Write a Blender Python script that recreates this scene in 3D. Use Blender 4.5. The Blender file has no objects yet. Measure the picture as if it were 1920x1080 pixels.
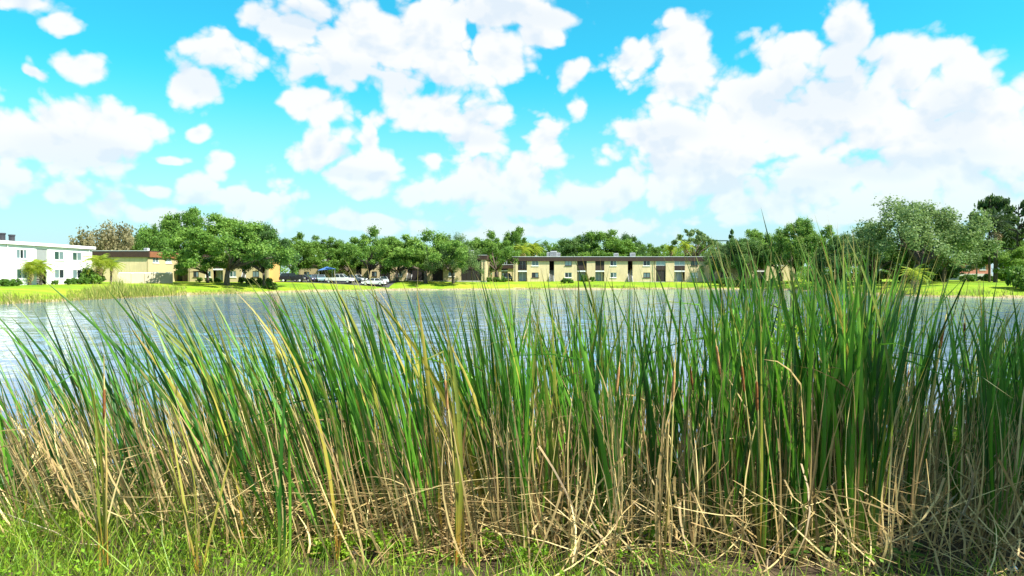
import bpy, math, random
import numpy as np
from mathutils import Vector, Matrix

R = math.radians
SC = bpy.context.scene
COL = SC.collection
rnd = random.Random(7)
nrg = np.random.default_rng(11)

# ------------------------------------------------------------------ camera
FPX, CAMZ = 1397.0, 2.8
TH = math.atan(23 / FPX)
cam_d = bpy.data.cameras.new('camera'); cam = bpy.data.objects.new('camera', cam_d); COL.objects.link(cam)
cam_d.sensor_width = 36; cam_d.lens = FPX / 1920 * 36
cam_d.clip_start = 0.1; cam_d.clip_end = 8000
cam.location = (0, 0, CAMZ); cam.rotation_euler = (R(90) - TH, 0, 0)
SC.camera = cam

# ------------------------------------------------------------------ light and exposure
SUN_EL, SUN_AZ = R(50), R(114)            # azimuth clockwise from +Y: the sun stands to the right, a little behind
SUNV = Vector((math.sin(SUN_AZ) * math.cos(SUN_EL), math.cos(SUN_AZ) * math.cos(SUN_EL), math.sin(SUN_EL)))
SC.view_settings.view_transform = 'Standard'; SC.view_settings.look = 'None'
SC.view_settings.gamma = 1.0; SC.view_settings.use_curve_mapping = False
SC.view_settings.exposure = 1.3
sun_d = bpy.data.lights.new('sun', 'SUN'); sun_d.energy = 5.0; sun_d.angle = R(0.53); sun_d.color = (1, .95, .85)
sun = bpy.data.objects.new('sun', sun_d); COL.objects.link(sun)
sun.rotation_euler = SUNV.to_track_quat('Z', 'Y').to_euler(); sun.location = (30, -10, 60)
SC.cycles.max_bounces = 7; SC.cycles.diffuse_bounces = 3; SC.cycles.glossy_bounces = 3
SC.cycles.transmission_bounces = 4; SC.cycles.transparent_max_bounces = 6
SC.cycles.sample_clamp_indirect = 6.0

def ray(px, py):
    a = (px - 960) / FPX; b = (540 - py) / FPX
    dy = math.cos(TH) + b * math.sin(TH); dz = -math.sin(TH) + b * math.cos(TH)
    return a / dy, dz / dy
def at(px, py, Y):
    u, v = ray(px, py); return Vector((u * Y, Y, CAMZ + v * Y))

# ------------------------------------------------------------------ sky: air plus cumulus, all directions
W = bpy.data.worlds.new('World'); SC.world = W; W.use_nodes = True
def world():
    nt = W.node_tree; N = nt.nodes; L = nt.links
    for n in list(N): N.remove(n)
    out = N.new('ShaderNodeOutputWorld'); bg = N.new('ShaderNodeBackground'); L.new(bg.outputs[0], out.inputs[0])
    bg.inputs[1].default_value = 0.10
    sky = N.new('ShaderNodeTexSky'); sky.sky_type = 'NISHITA'; sky.sun_disc = False
    sky.sun_elevation = SUN_EL; sky.sun_rotation = SUN_AZ; sky.altitude = 5
    sky.air_density = 1.3; sky.dust_density = 0.6; sky.ozone_density = 1.0
    def put(sock, v):
        if v is None: return
        if hasattr(v, 'is_linked') or isinstance(v, bpy.types.NodeSocket): L.new(v, sock)
        else: sock.default_value = v
    def m(op, a, b=None, c=None):
        n = N.new('ShaderNodeMath'); n.operation = op
        for i, v in enumerate((a, b, c)): put(n.inputs[i], v)
        return n.outputs[0]
    def vm(op, a, b=None, c=None, o=0):
        n = N.new('ShaderNodeVectorMath'); n.operation = op
        for i, v in enumerate((a, b, c)): put(n.inputs[i], v)
        return n.outputs[o]
    def noise(vec, scale, detail, rough, lac=2.0):
        n = N.new('ShaderNodeTexNoise'); n.inputs['Scale'].default_value = scale; n.inputs['Detail'].default_value = detail
        n.inputs['Roughness'].default_value = rough; n.inputs['Lacunarity'].default_value = lac
        L.new(vec, n.inputs['Vector']); return n
    def smooth(v, a, b, lo=0., hi=1.):
        n = N.new('ShaderNodeMapRange'); n.interpolation_type = 'SMOOTHSTEP'
        put(n.inputs[0], v); n.inputs[1].default_value = a; n.inputs[2].default_value = b
        n.inputs[3].default_value = lo; n.inputs[4].default_value = hi
        return n.outputs[0]
    def mix(f, a, b, mode='MIX'):
        n = N.new('ShaderNodeMix'); n.data_type = 'RGBA'; n.blend_type = mode
        put(n.inputs[0], f); put(n.inputs[6], a); put(n.inputs[7], b); return n.outputs[2]
    tc = N.new('ShaderNodeTexCoord'); d = tc.outputs['Generated']
    d = vm('NORMALIZE', d)
    sp = N.new('ShaderNodeSeparateXYZ'); L.new(d, sp.inputs[0])
    az = m('ARCTAN2', sp.outputs[0], sp.outputs[1]); el = m('ARCSINE', sp.outputs[2])
    cb = N.new('ShaderNodeCombineXYZ'); L.new(az, cb.inputs[0]); L.new(el, cb.inputs[1])
    dst = vm('MULTIPLY', d, (1, 1, 1.2))
    warp = noise(dst, 7.0, 3, .5)
    wv = vm('MULTIPLY_ADD', warp.outputs['Color'], (.07, .055, 0), (-.035, -.0275, 0))
    p = vm('ADD', cb.outputs[0], wv)
    # cumulus heads: centre and half-size in picture pixels, turned into azimuth / elevation
    B = [(55, 18, 70, 26), (125, 58, 40, 15), (172, 128, 46, 22), (80, 138, 30, 12),
         (110, 245, 150, 58), (225, 240, 75, 62), (20, 255, 80, 50), (30, 338, 50, 32), (408, 302, 24, 34),
         (375, 246, 24, 18), (362, 358, 42, 34), (280, 352, 36, 16), (130, 362, 60, 32), (205, 395, 60, 30), (320, 290, 50, 10),
         (360, 150, 66, 55), (440, 100, 90, 48), (540, 30, 110, 45), (690, 85, 170, 92), (800, 110, 100, 80), (590, 200, 66, 32),
         (930, 10, 150, 36), (940, 100, 70, 60), (1060, 145, 55, 45), (1085, 205, 28, 30), (1010, 60, 40, 30),
         (600, 290, 76, 50), (690, 325, 80, 50), (780, 360, 110, 42), (690, 265, 30, 30), (800, 215, 110, 40), (890, 245, 80, 48), (800, 300, 30, 22),
         (1020, 265, 40, 48), (990, 330, 100, 60), (880, 330, 50, 44), (1090, 370, 120, 44), (545, 355, 52, 38), (460, 372, 70, 30), (1160, 350, 40, 30),
         (1280, 80, 50, 60), (1190, 105, 70, 42), (1300, 150, 90, 60), (1480, 100, 90, 55), (1570, 75, 70, 66), (1680, 120, 110, 60), (1800, 110, 50, 40),
         (1450, 200, 200, 100), (1700, 220, 220, 100), (1860, 250, 120, 110), (1250, 262, 110, 40), (1360, 300, 150, 62), (1620, 330, 220, 70), (1850, 370, 130, 50), (1400, 385, 200, 40),
         (1560, 220, 260, 120), (1780, 300, 230, 120), (1330, 340, 190, 80), (690, 100, 210, 90), (120, 250, 170, 62), (960, 360, 180, 60), (330, 410, 120, 20), (700, 415, 160, 22), (1050, 425, 200, 18), (1650, 400, 200, 26)]
    D = None
    for (x, y, rx, ry) in B:
        u, v = ray(x, y); a = math.atan2(u, 1); e = math.atan2(v, math.hypot(u, 1))
        sx, sy = FPX / rx * (1 + u * u) ** .5, FPX / ry
        q = vm('LENGTH', vm('MULTIPLY_ADD', p, (sx, sy, 0), (-a * sx, -e * sy, 0)), o=1)
        D = q if D is None else m('SMOOTH_MIN', D, q, .30)
    # beyond the frame the same kind of field goes on from noise
    low = noise(dst, 3.2, 2, .5).outputs[0]
    Dn = m('MULTIPLY_ADD', low, -7.0, 4.45)
    wa = smooth(m('ABSOLUTE', az), .60, .76); we = smooth(el, .37, .46)
    wout = m('MAXIMUM', wa, we)
    nm = N.new('ShaderNodeMix'); nm.data_type = 'FLOAT'; L.new(wout, nm.inputs[0]); L.new(D, nm.inputs[2]); L.new(Dn, nm.inputs[3])
    D = nm.outputs[0]
    n1 = noise(dst, 11.0, 9, .56).outputs[0]
    off = SUNV * .022 + Vector((0, 0, .03))
    n2 = noise(vm('ADD', dst, tuple(off)), 11.0, 4, .55).outputs[0]
    def billow(vec, sc_, det):
        v = N.new('ShaderNodeTexVoronoi'); v.inputs['Scale'].default_value = sc_; v.inputs['Detail'].default_value = det; v.inputs['Roughness'].default_value = .55; L.new(vec, v.inputs['Vector']); return v.outputs['Distance']
    wd = vm('ADD', dst, vm('MULTIPLY_ADD', warp.outputs['Color'], (.06, .06, .06), (-.03, -.03, -.03)))
    b1 = billow(wd, 19., 2.5); b2 = billow(vm('ADD', wd, tuple(SUNV * .006 + Vector((0, 0, .020)))), 19., 2.5)
    dens = m('ADD', m('SUBTRACT', .98, D), m('MULTIPLY_ADD', n1, 1.7, -.83))
    dens = m('ADD', dens, m('MULTIPLY_ADD', b1, -1.05, 1.0))
    alpha = smooth(dens, -.10, .38)
    relief = m('ADD', m('MULTIPLY_ADD', m('SUBTRACT', n1, n2), 2.6, .86), m('MULTIPLY', m('SUBTRACT', b2, b1), 1.7))  # painted cloud relief: sunward puffs whiter, far sides greyer, in the colour
    thick = smooth(dens, .2, 1.3, .25, -.22)
    lit = N.new('ShaderNodeClamp'); L.new(m('ADD', relief, thick), lit.inputs[0])
    SH = [(150, 285, 150, 26), (640, 150, 110, 34), (770, 165, 110, 26), (1500, 190, 120, 46), (1590, 130, 60, 44), (1245, 258, 60, 24), (1660, 312, 170, 26), (1790, 230, 50, 60), (1290, 322, 110, 18), (1000, 395, 170, 22), (390, 140, 70, 34), (550, 30, 90, 30), (960, 22, 110, 22), (860, 265, 80, 16), (640, 318, 80, 16), (1450, 350, 120, 20)]  # grey-blue cloud shade, painted at set spots into the cloud colour
    S = None
    for (x, y, rx, ry) in SH:
        u, v = ray(x, y); a = math.atan2(u, 1); e = math.atan2(v, math.hypot(u, 1)); sx, sy = FPX / rx * (1 + u * u) ** .5, FPX / ry
        q = vm('LENGTH', vm('MULTIPLY_ADD', p, (sx, sy, 0), (-a * sx, -e * sy, 0)), o=1); S = q if S is None else m('SMOOTH_MIN', S, q, .3)
    shn = smooth(noise(dst, 5.0, 3, .5).outputs[0], .45, .62)
    sm = N.new('ShaderNodeMix'); sm.data_type = 'FLOAT'; L.new(wout, sm.inputs[0]); L.new(smooth(m('ADD', S, m('MULTIPLY_ADD', n1, -1.2, .6)), .5, 1.25, 1., 0.), sm.inputs[2]); L.new(shn, sm.inputs[3])
    litv = N.new('ShaderNodeClamp'); L.new(m('SUBTRACT', lit.outputs[0], m('MULTIPLY', sm.outputs[0], .52)), litv.inputs[0])
    ccol = mix(litv.outputs[0], (3.25, 3.62, 4.0, 1), (4.12, 4.15, 4.12, 1))
    air = mix(1.0, sky.outputs[0], (.105, .80, .86, 1), 'MULTIPLY')
    hz = smooth(el, 0.0, .27, .88, 0.0)
    air = mix(hz, air, (2.9, 3.6, 4.1, 1))
    a2 = m('MULTIPLY', alpha, smooth(el, -.02, .17, .35, .97))
    L.new(mix(a2, air, ccol), bg.inputs[0])
world()

# ------------------------------------------------------------------ helpers
def tag(o, label=None, cat=None, group=None, kind=None):
    if label: o['label'] = label
    if cat: o['category'] = cat
    if group: o['group'] = group
    if kind: o['kind'] = kind
    return o
def link(name, data, parent=None):
    o = bpy.data.objects.new(name, data); COL.objects.link(o)
    if parent is not None: o.parent = parent
    return o
def empty(name, loc=(0, 0, 0), rz=0):
    o = bpy.data.objects.new(name, None); COL.objects.link(o); o.location = loc; o.rotation_euler = (0, 0, rz)
    o.empty_display_size = .2; return o
def mesh_np(name, V, F, mat, smooth=False, uv=None, tint=None):
    """V (n,3), F (m,k) with k 3 or 4, uv (n,2) per vertex, tint (n,) per vertex"""
    V = np.asarray(V, np.float32); F = np.asarray(F, np.int32); k = F.shape[1]
    me = bpy.data.meshes.new(name)
    me.vertices.add(len(V)); me.vertices.foreach_set('co', V.ravel())
    me.loops.add(F.size); me.loops.foreach_set('vertex_index', F.ravel())
    me.polygons.add(len(F)); me.polygons.foreach_set('loop_start', np.arange(0, F.size, k, dtype=np.int32))
    try: me.polygons.foreach_set('loop_total', np.full(len(F), k, np.int32))
    except Exception: pass
    if smooth: me.polygons.foreach_set('use_smooth', np.ones(len(F), bool))
    if uv is not None:
        l = me.uv_layers.new(name='UVMap'); l.data.foreach_set('uv', np.asarray(uv, np.float32)[F.ravel()].ravel())
    if tint is not None:
        a = me.attributes.new('tint', 'FLOAT', 'POINT'); a.data.foreach_set('value', np.asarray(tint, np.float32))
    me.materials.append(mat); me.update(calc_edges=True); return me
class MB:
    def __init__(s): s.V = []; s.F = []
    def box(s, x0, x1, y0, y1, z0, z1):
        b = len(s.V)
        s.V += [(x0, y0, z0), (x1, y0, z0), (x1, y1, z0), (x0, y1, z0), (x0, y0, z1), (x1, y0, z1), (x1, y1, z1), (x0, y1, z1)]
        s.F += [tuple(b + i for i in f) for f in ((0, 3, 2, 1), (4, 5, 6, 7), (0, 1, 5, 4), (1, 2, 6, 5), (2, 3, 7, 6), (3, 0, 4, 7))]
        return s
    def poly(s, pts):
        b = len(s.V); s.V += [tuple(p) for p in pts]; s.F.append(tuple(range(b, b + len(pts)))); return s
    def prism(s, pts, d):
        """polygon pts (3d) extruded by vector d"""
        b = len(s.V); n = len(pts); d = Vector(d)
        s.V += [tuple(p) for p in pts] + [tuple(Vector(p) + d) for p in pts]
        s.F.append(tuple(b + i for i in range(n))[::-1]); s.F.append(tuple(b + n + i for i in range(n)))
        for i in range(n): s.F.append((b + i, b + (i + 1) % n, b + n + (i + 1) % n, b + n + i))
        return s
    def tube(s, pts, rad, n=6):
        b = len(s.V); pts = [Vector(p) for p in pts]
        for i, p in enumerate(pts):
            t = (pts[min(i + 1, len(pts) - 1)] - pts[max(i - 1, 0)]).normalized()
            x = t.orthogonal().normalized() if abs(t.z) < .9 else Vector((1, 0, 0)).cross(t).normalized(); y = t.cross(x)
            for k in range(n):
                a = 2 * math.pi * k / n; s.V.append(tuple(p + (x * math.cos(a) + y * math.sin(a)) * rad[i]))
        for i in range(len(pts) - 1):
            for k in range(n):
                s.F.append((b + i * n + k, b + i * n + (k + 1) % n, b + (i + 1) * n + (k + 1) % n, b + (i + 1) * n + k))
        s.F.append(tuple(b + k for k in range(n))[::-1]); s.F.append(tuple(b + (len(pts) - 1) * n + k for k in range(n)))
        return s
    def mesh(s, name, mat, smooth=False):
        me = bpy.data.meshes.new(name); me.from_pydata(s.V, [], s.F); me.materials.append(mat)
        if smooth: me.polygons.foreach_set('use_smooth', [True] * len(me.polygons))
        me.update(); return me
    def build(s, name, mat, parent=None, smooth=False): return link(name, s.mesh(name, mat, smooth), parent)

# ------------------------------------------------------------------ materials
MATS = {}
class NB:
    def __init__(s, name):
        s.m = bpy.data.materials.new(name); s.m.use_nodes = True; s.nt = s.m.node_tree; s.N = s.nt.nodes; s.L = s.nt.links
        s.b = s.N['Principled BSDF']; MATS[name] = s.m
    def put(s, sock, v):
        if isinstance(v, bpy.types.NodeSocket): s.L.new(v, sock)
        elif v is not None: sock.default_value = v
    def math(s, op, a, b=None, c=None):
        n = s.N.new('ShaderNodeMath'); n.operation = op
        for i, v in enumerate((a, b, c)): s.put(n.inputs[i], v)
        return n.outputs[0]
    def noise(s, scale, detail=3, rough=.5, vec=None, stretch=None):
        n = s.N.new('ShaderNodeTexNoise'); n.inputs['Scale'].default_value = scale; n.inputs['Detail'].default_value = detail; n.inputs['Roughness'].default_value = rough
        if vec is None: vec = s.N.new('ShaderNodeNewGeometry').outputs['Position']
        if stretch:
            v = s.N.new('ShaderNodeVectorMath'); v.operation = 'MULTIPLY'; s.L.new(vec, v.inputs[0]); v.inputs[1].default_value = stretch; vec = v.outputs[0]
        s.L.new(vec, n.inputs['Vector']); return n.outputs[0]
    def ramp(s, f, stops):
        n = s.N.new('ShaderNodeValToRGB'); s.put(n.inputs[0], f); e = n.color_ramp.elements
        while len(e) < len(stops): e.new(.5)
        for k, (p, c) in zip(e, stops): k.position = p; k.color = (*c, 1)
        return n.outputs[0]
    def mix(s, f, a, b, mode='MIX'):
        n = s.N.new('ShaderNodeMix'); n.data_type = 'RGBA'; n.blend_type = mode
        s.put(n.inputs[0], f)
        s.put(n.inputs[6], (*a, 1) if isinstance(a, tuple) else a); s.put(n.inputs[7], (*b, 1) if isinstance(b, tuple) else b)
        return n.outputs[2]
    def maprange(s, v, a, b, lo=0., hi=1.):
        n = s.N.new('ShaderNodeMapRange'); n.interpolation_type = 'SMOOTHSTEP'; s.put(n.inputs[0], v)
        for i, q in enumerate((a, b, lo, hi)): n.inputs[i + 1].default_value = q
        return n.outputs[0]
    def attr(s, name):
        n = s.N.new('ShaderNodeAttribute'); n.attribute_name = name; return n.outputs['Fac']
    def bump(s, h, strength, dist):
        n = s.N.new('ShaderNodeBump'); s.put(n.inputs['Strength'], strength); n.inputs['Distance'].default_value = dist; s.L.new(h, n.inputs['Height'])
        s.L.new(n.outputs[0], s.b.inputs['Normal']); return n.outputs[0]
    def base(s, c, rough=.8, spec=.3):
        s.put(s.b.inputs['Base Color'], (*c, 1) if isinstance(c, tuple) else c); s.put(s.b.inputs['Roughness'], rough); s.b.inputs['Specular IOR Level'].default_value = spec
    def translucent(s, c, fac):
        t = s.N.new('ShaderNodeBsdfTranslucent'); s.put(t.inputs[0], (*c, 1) if isinstance(c, tuple) else c)
        x = s.N.new('ShaderNodeMixShader'); x.inputs[0].default_value = fac
        s.L.new(s.b.outputs[0], x.inputs[1]); s.L.new(t.outputs[0], x.inputs[2])
        s.L.new(x.outputs[0], s.N['Material Output'].inputs[0])

def paint(name, c, rough=.75, var=.12, scale=1.5, spec=.3, metal=0.):
    """painted or plastered surface: uneven colour, faint streaks"""
    n = NB(name); f = n.noise(scale, 5, .6); g = n.noise(scale * 2, 4, .6, stretch=(3, 3, .35))
    f = n.math('MULTIPLY_ADD', g, .5, n.math('MULTIPLY', f, .5))
    lo = tuple(v * (1 - var) for v in c); hi = tuple(min(1, v * (1 + var)) for v in c)
    n.base(n.ramp(f, [(.3, lo), (.7, hi)]), rough, spec); n.b.inputs['Metallic'].default_value = metal
    return n.m
M = MATS
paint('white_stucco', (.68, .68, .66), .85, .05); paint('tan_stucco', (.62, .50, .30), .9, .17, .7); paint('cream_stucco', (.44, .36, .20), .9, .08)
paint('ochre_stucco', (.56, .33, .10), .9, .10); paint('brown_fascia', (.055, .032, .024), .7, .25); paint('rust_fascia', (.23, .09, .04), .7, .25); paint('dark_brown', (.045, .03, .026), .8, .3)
paint('white_trim', (.8, .8, .8), .5, .04); paint('grey_trim', (.33, .35, .35), .6, .1); paint('grey_roof', (.42, .41, .40), .9, .15); paint('dark_metal', (.035, .035, .04), .5, .3)
paint('pale_metal', (.55, .57, .58), .45, .1); paint('pink_brick', (.42, .17, .12), .9, .2); paint('rubber', (.02, .02, .02), .9, .2); paint('asphalt', (.06, .06, .062), .9, .25)
paint('wood_pole', (.30, .26, .21), .9, .2); paint('blue_canvas', (.06, .16, .40), .8, .1); paint('concrete', (.45, .43, .40), .9, .12); paint('garden_wall', (.46, .40, .29), .9, .1)
def glass(name, c, rough=.06, spec=.6):
    n = NB(name); n.base(c, rough, spec); return n.m
glass('glass_dark', (.02, .03, .035)); glass('glass_green', (.03, .07, .06)); glass('glass_pale', (.34, .42, .45), .15, .5); glass('glass_curtain', (.13, .19, .20), .12, .5)
glass('screen_mesh', (.035, .03, .03), .7, .2)
def carpaint(name, c):
    n = NB(name); n.base(c, .25, .5); n.b.inputs['Coat Weight'].default_value = .6; n.b.inputs['Coat Roughness'].default_value = .05; return n.m
carpaint('car_white', (.78, .78, .78)); carpaint('car_black', (.012, .012, .016)); carpaint('car_purple', (.05, .04, .08)); carpaint('car_silver', (.42, .45, .47)); carpaint('car_teal', (.22, .34, .36)); carpaint('car_grey', (.10, .11, .12))
glass('lamp_red', (.35, .02, .02), .2); glass('lamp_clear', (.8, .8, .78), .1)

def foliage(name, dark, mid, light, trans=.35, patch=.5):
    n = NB(name); oi = n.N.new('ShaderNodeObjectInfo')
    f = n.noise(patch, 3, .6); t = n.attr('tint')
    k = n.math('ADD', n.math('MULTIPLY', f, .45), n.math('MULTIPLY', t, .45))
    k = n.math('ADD', k, n.math('MULTIPLY_ADD', oi.outputs['Random'], .16, -.03))
    c = n.ramp(k, [(.15, dark), (.48, mid), (.85, light)])
    n.base(c, .55, .25); n.translucent(n.mix(.5, c, tuple(min(1, v * 1.6) for v in light)), trans); return n.m
foliage('oak_leaf', (.040, .095, .015), (.105, .215, .030), (.22, .34, .055))
foliage('bright_leaf', (.05, .11, .015), (.10, .20, .025), (.20, .30, .04))
foliage('dark_leaf', (.022, .06, .016), (.060, .135, .028), (.13, .225, .045))
foliage('airy_leaf', (.06, .115, .035), (.12, .195, .06), (.20, .28, .09))
foliage('olive_leaf', (.10, .095, .04), (.19, .17, .08), (.30, .27, .14))
foliage('pine_leaf', (.012, .035, .012), (.05, .10, .022), (.10, .17, .035))
foliage('shrub_leaf', (.03, .08, .012), (.07, .16, .02), (.15, .26, .03))
foliage('palm_leaf', (.10, .18, .02), (.20, .30, .03), (.40, .42, .05), .4)
foliage('dark_palm_leaf', (.012, .028, .014), (.03, .06, .024), (.06, .10, .03), .2)
foliage('weed_leaf', (.08, .18, .012), (.19, .36, .02), (.36, .50, .04), .4, 3)
foliage('dry_thatch', (.16, .10, .05), (.28, .19, .09), (.42, .31, .16), .2, 3)
n = NB('bark'); n.base(n.ramp(n.noise(6, 4, .6, stretch=(1, 1, .25)), [(.3, (.05, .04, .03)), (.7, (.17, .14, .11))]), .95, .1)

def blade_mat(name, base, dark, mid, light, tip, gloss=.42, trans=.3, spot=.0):
    """a long leaf: v along it; pale sheath at the base, weathered tip, stripes along the length"""
    n = NB(name); oi = n.N.new('ShaderNodeObjectInfo'); uv = n.N.new('ShaderNodeUVMap'); uv.uv_map = 'UVMap'
    sp = n.N.new('ShaderNodeSeparateXYZ'); n.L.new(uv.outputs[0], sp.inputs[0]); v = sp.outputs[1]; u = sp.outputs[0]
    t = n.math('FRACT', n.math('ADD', n.attr('tint'), oi.outputs['Random']))
    cb = n.N.new('ShaderNodeCombineXYZ'); n.L.new(n.math('MULTIPLY', u, 9.), cb.inputs[0]); n.L.new(n.math('MULTIPLY', v, 2.2), cb.inputs[1]); n.L.new(n.math('MULTIPLY', t, 37.), cb.inputs[2])
    st = n.noise(2.2, 4, .6, vec=cb.outputs[0])
    k = n.math('ADD', n.math('MULTIPLY', t, .75), n.math('MULTIPLY_ADD', st, .8, -.3))
    c = n.ramp(k, [(.12, dark), (.5, mid), (.9, light)])
    w = n.math('MULTIPLY_ADD', st, .3, -.15)
    c = n.mix(n.maprange(n.math('ADD', v, w), .0, .30, .95, 0.), c, base)
    c = n.mix(n.maprange(n.math('ADD', v, n.math('MULTIPLY_ADD', t, .12, w)), .92, 1.08, 0., .9), c, tip)
    cb2 = n.N.new('ShaderNodeCombineXYZ'); n.L.new(u, cb2.inputs[0]); n.L.new(n.math('MULTIPLY', v, 9.), cb2.inputs[1]); n.L.new(n.math('MULTIPLY', t, 91.), cb2.inputs[2])
    c = n.mix(n.maprange(n.noise(1.6, 3, .6, vec=cb2.outputs[0]), .60, .68, 0., .7), c, tip)
    n.base(c, gloss, .4); n.translucent(n.mix(.35, c, light), trans); return n.m
blade_mat('reed_green', (.19, .24, .04), (.008, .042, .006), (.030, .130, .012), (.140, .35, .024), (.34, .24, .09))
blade_mat('reed_lime', (.26, .28, .05), (.03, .125, .010), (.085, .26, .020), (.20, .42, .035), (.36, .26, .10), trans=.4)
blade_mat('reed_yellow', (.42, .20, .04), (.12, .18, .02), (.28, .28, .04), (.46, .38, .07), (.38, .24, .10))
blade_mat('reed_brown', (.30, .17, .07), (.16, .09, .035), (.28, .17, .07), (.40, .27, .12), (.30, .20, .11), .6, .2)
blade_mat('reed_dry', (.34, .22, .09), (.09, .06, .025), (.42, .30, .115), (.82, .65, .30), (.50, .38, .18), .55, .2)
blade_mat('grass_blade', (.16, .20, .02), (.08, .18, .012), (.19, .33, .02), (.40, .48, .04), (.42, .40, .08), .5, .35)
blade_mat('far_reed', (.24, .25, .05), (.10, .20, .02), (.28, .34, .05), (.52, .44, .14), (.46, .36, .16), .6, .3)
n = NB('seed_head'); n.base(n.ramp(n.noise(40, 4, .6), [(.3, (.10, .035, .012)), (.7, (.26, .11, .04))]), .95, .1)
n.bump(n.noise(300, 2), .4, .004)
n = NB('seed_head_old'); n.base(n.ramp(n.noise(40, 4, .6), [(.3, (.26, .12, .05)), (.7, (.48, .27, .12))]), .95, .1)
n = NB('litter_plastic'); n.base((.45, .65, .75), .3, .5)

# ground: lawn above, bare sand on the wet lip, leaf mould on the near bank
n = NB('ground')
pos = n.N.new('ShaderNodeNewGeometry').outputs['Position']; sp = n.N.new('ShaderNodeSeparateXYZ'); n.L.new(pos, sp.inputs[0])
big = n.noise(.06, 4, .6); mid_ = n.noise(.5, 5, .65); fine = n.noise(6, 5, .7)
k = n.math('ADD', n.math('MULTIPLY', big, .55), n.math('ADD', n.math('MULTIPLY', mid_, .3), n.math('MULTIPLY', fine, .18)))
lawn = n.ramp(k, [(.36, (.065, .16, .008)), (.50, (.165, .27, .012)), (.64, (.32, .34, .03))])
sand = n.ramp(n.noise(1.2, 5, .65), [(.3, (.20, .14, .07)), (.7, (.46, .36, .21))])
lip = n.math('ADD', sp.outputs[2], n.math('MULTIPLY_ADD', n.noise(.16, 4, .6), .9, -.45))
far = n.mix(n.maprange(lip, .14, .34), sand, lawn)
soil = n.ramp(n.noise(9, 6, .7), [(.3, (.022, .016, .010)), (.55, (.07, .05, .03)), (.75, (.16, .115, .06))])
n.base(n.mix(n.maprange(sp.outputs[1], 14, 30), soil, far), .95, .15)
n.bump(n.math('ADD', n.noise(18, 4, .7), n.noise(3, 3, .6)), .6, .05)

# lake: ripples everywhere, weaker in the lee of the far bank
n = NB('lake_water')
n.base((.10, .17, .28), .08, .5); n.b.inputs['IOR'].default_value = 1.33
calm = n.attr('tint')
def slopes(scale, k, stretch, det=3):
    t = n.N.new('ShaderNodeTexNoise'); t.inputs['Scale'].default_value = scale; t.inputs['Detail'].default_value = det; t.inputs['Roughness'].default_value = .6
    v = n.N.new('ShaderNodeVectorMath'); v.operation = 'MULTIPLY'; n.L.new(n.N.new('ShaderNodeNewGeometry').outputs['Position'], v.inputs[0]); v.inputs[1].default_value = stretch; n.L.new(v.outputs[0], t.inputs['Vector'])
    q = n.N.new('ShaderNodeVectorMath'); q.operation = 'MULTIPLY_ADD'; n.L.new(t.outputs['Color'], q.inputs[0]); q.inputs[1].default_value = (k * .7, k, 0); q.inputs[2].default_value = (-.35 * k, -.5 * k, 0); return q.outputs[0]
ad = n.N.new('ShaderNodeVectorMath'); n.L.new(slopes(1.1, .26, (.45, 1.2, 1)), ad.inputs[0]); n.L.new(slopes(5., .21, (.5, 1.1, 1)), ad.inputs[1])
w3 = n.noise(.035, 2, .5, stretch=(.6, 1.6, 1)); amp = n.math('MULTIPLY', calm, n.math('MULTIPLY_ADD', w3, 1.3, .30))
sc = n.N.new('ShaderNodeVectorMath'); sc.operation = 'SCALE'; n.L.new(ad.outputs[0], sc.inputs[0]); n.L.new(amp, sc.inputs[3])
up = n.N.new('ShaderNodeVectorMath'); n.L.new(sc.outputs[0], up.inputs[0]); up.inputs[1].default_value = (0, 0, 1)
nz = n.N.new('ShaderNodeVectorMath'); nz.operation = 'NORMALIZE'; n.L.new(up.outputs[0], nz.inputs[0]); n.L.new(nz.outputs[0], n.b.inputs['Normal'])

# ------------------------------------------------------------------ ground and water
def shoreD(py): return CAMZ * FPX / (py - 517)
SHORE = []
for px, py in [(0, 571), (60, 568), (100, 566), (170, 562), (240, 559), (340, 554), (400, 552), (470, 550), (540, 547.5), (640, 545), (740, 544), (850, 543),
               (940, 542.4), (1000, 542), (1120, 542.4), (1250, 541.8), (1390, 542.4), (1450, 543), (1500, 545), (1550, 547.5), (1600, 550), (1680, 554), (1750, 556.5), (1800, 557), (1850, 558), (1920, 558)]:
    D = shoreD(py); SHORE.append(((px - 960) / FPX * D, D))
LAKE = SHORE + [(76, 88), (92, 60), (86, 30), (62, 14), (25, 10), (8, 9.1), (3, 8.7), (0, 8.1), (-2.2, 8.5), (-5, 8.3), (-9, 9), (-25, 9.8), (-58, 15), (-72, 35), (-62, 56)]
LP = np.array(LAKE)
def lake_sd(x, y):
    """positive on land, negative on water"""
    x = np.asarray(x, float); y = np.asarray(y, float)
    best = np.full(x.shape, 1e9); inside = np.zeros(x.shape, bool)
    for i in range(len(LP)):
        ax, ay = LP[i]; bx, by = LP[(i + 1) % len(LP)]
        dx, dy = bx - ax, by - ay; t = np.clip(((x - ax) * dx + (y - ay) * dy) / (dx * dx + dy * dy), 0, 1)
        best = np.minimum(best, np.hypot(x - ax - t * dx, y - ay - t * dy))
        c = ((ay > y) != (by > y)); xi = dx * (y - ay) / (dy if abs(dy) > 1e-9 else 1e-9) + ax
        inside ^= c & (x < xi)
    return np.where(inside, -best, best)
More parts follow.
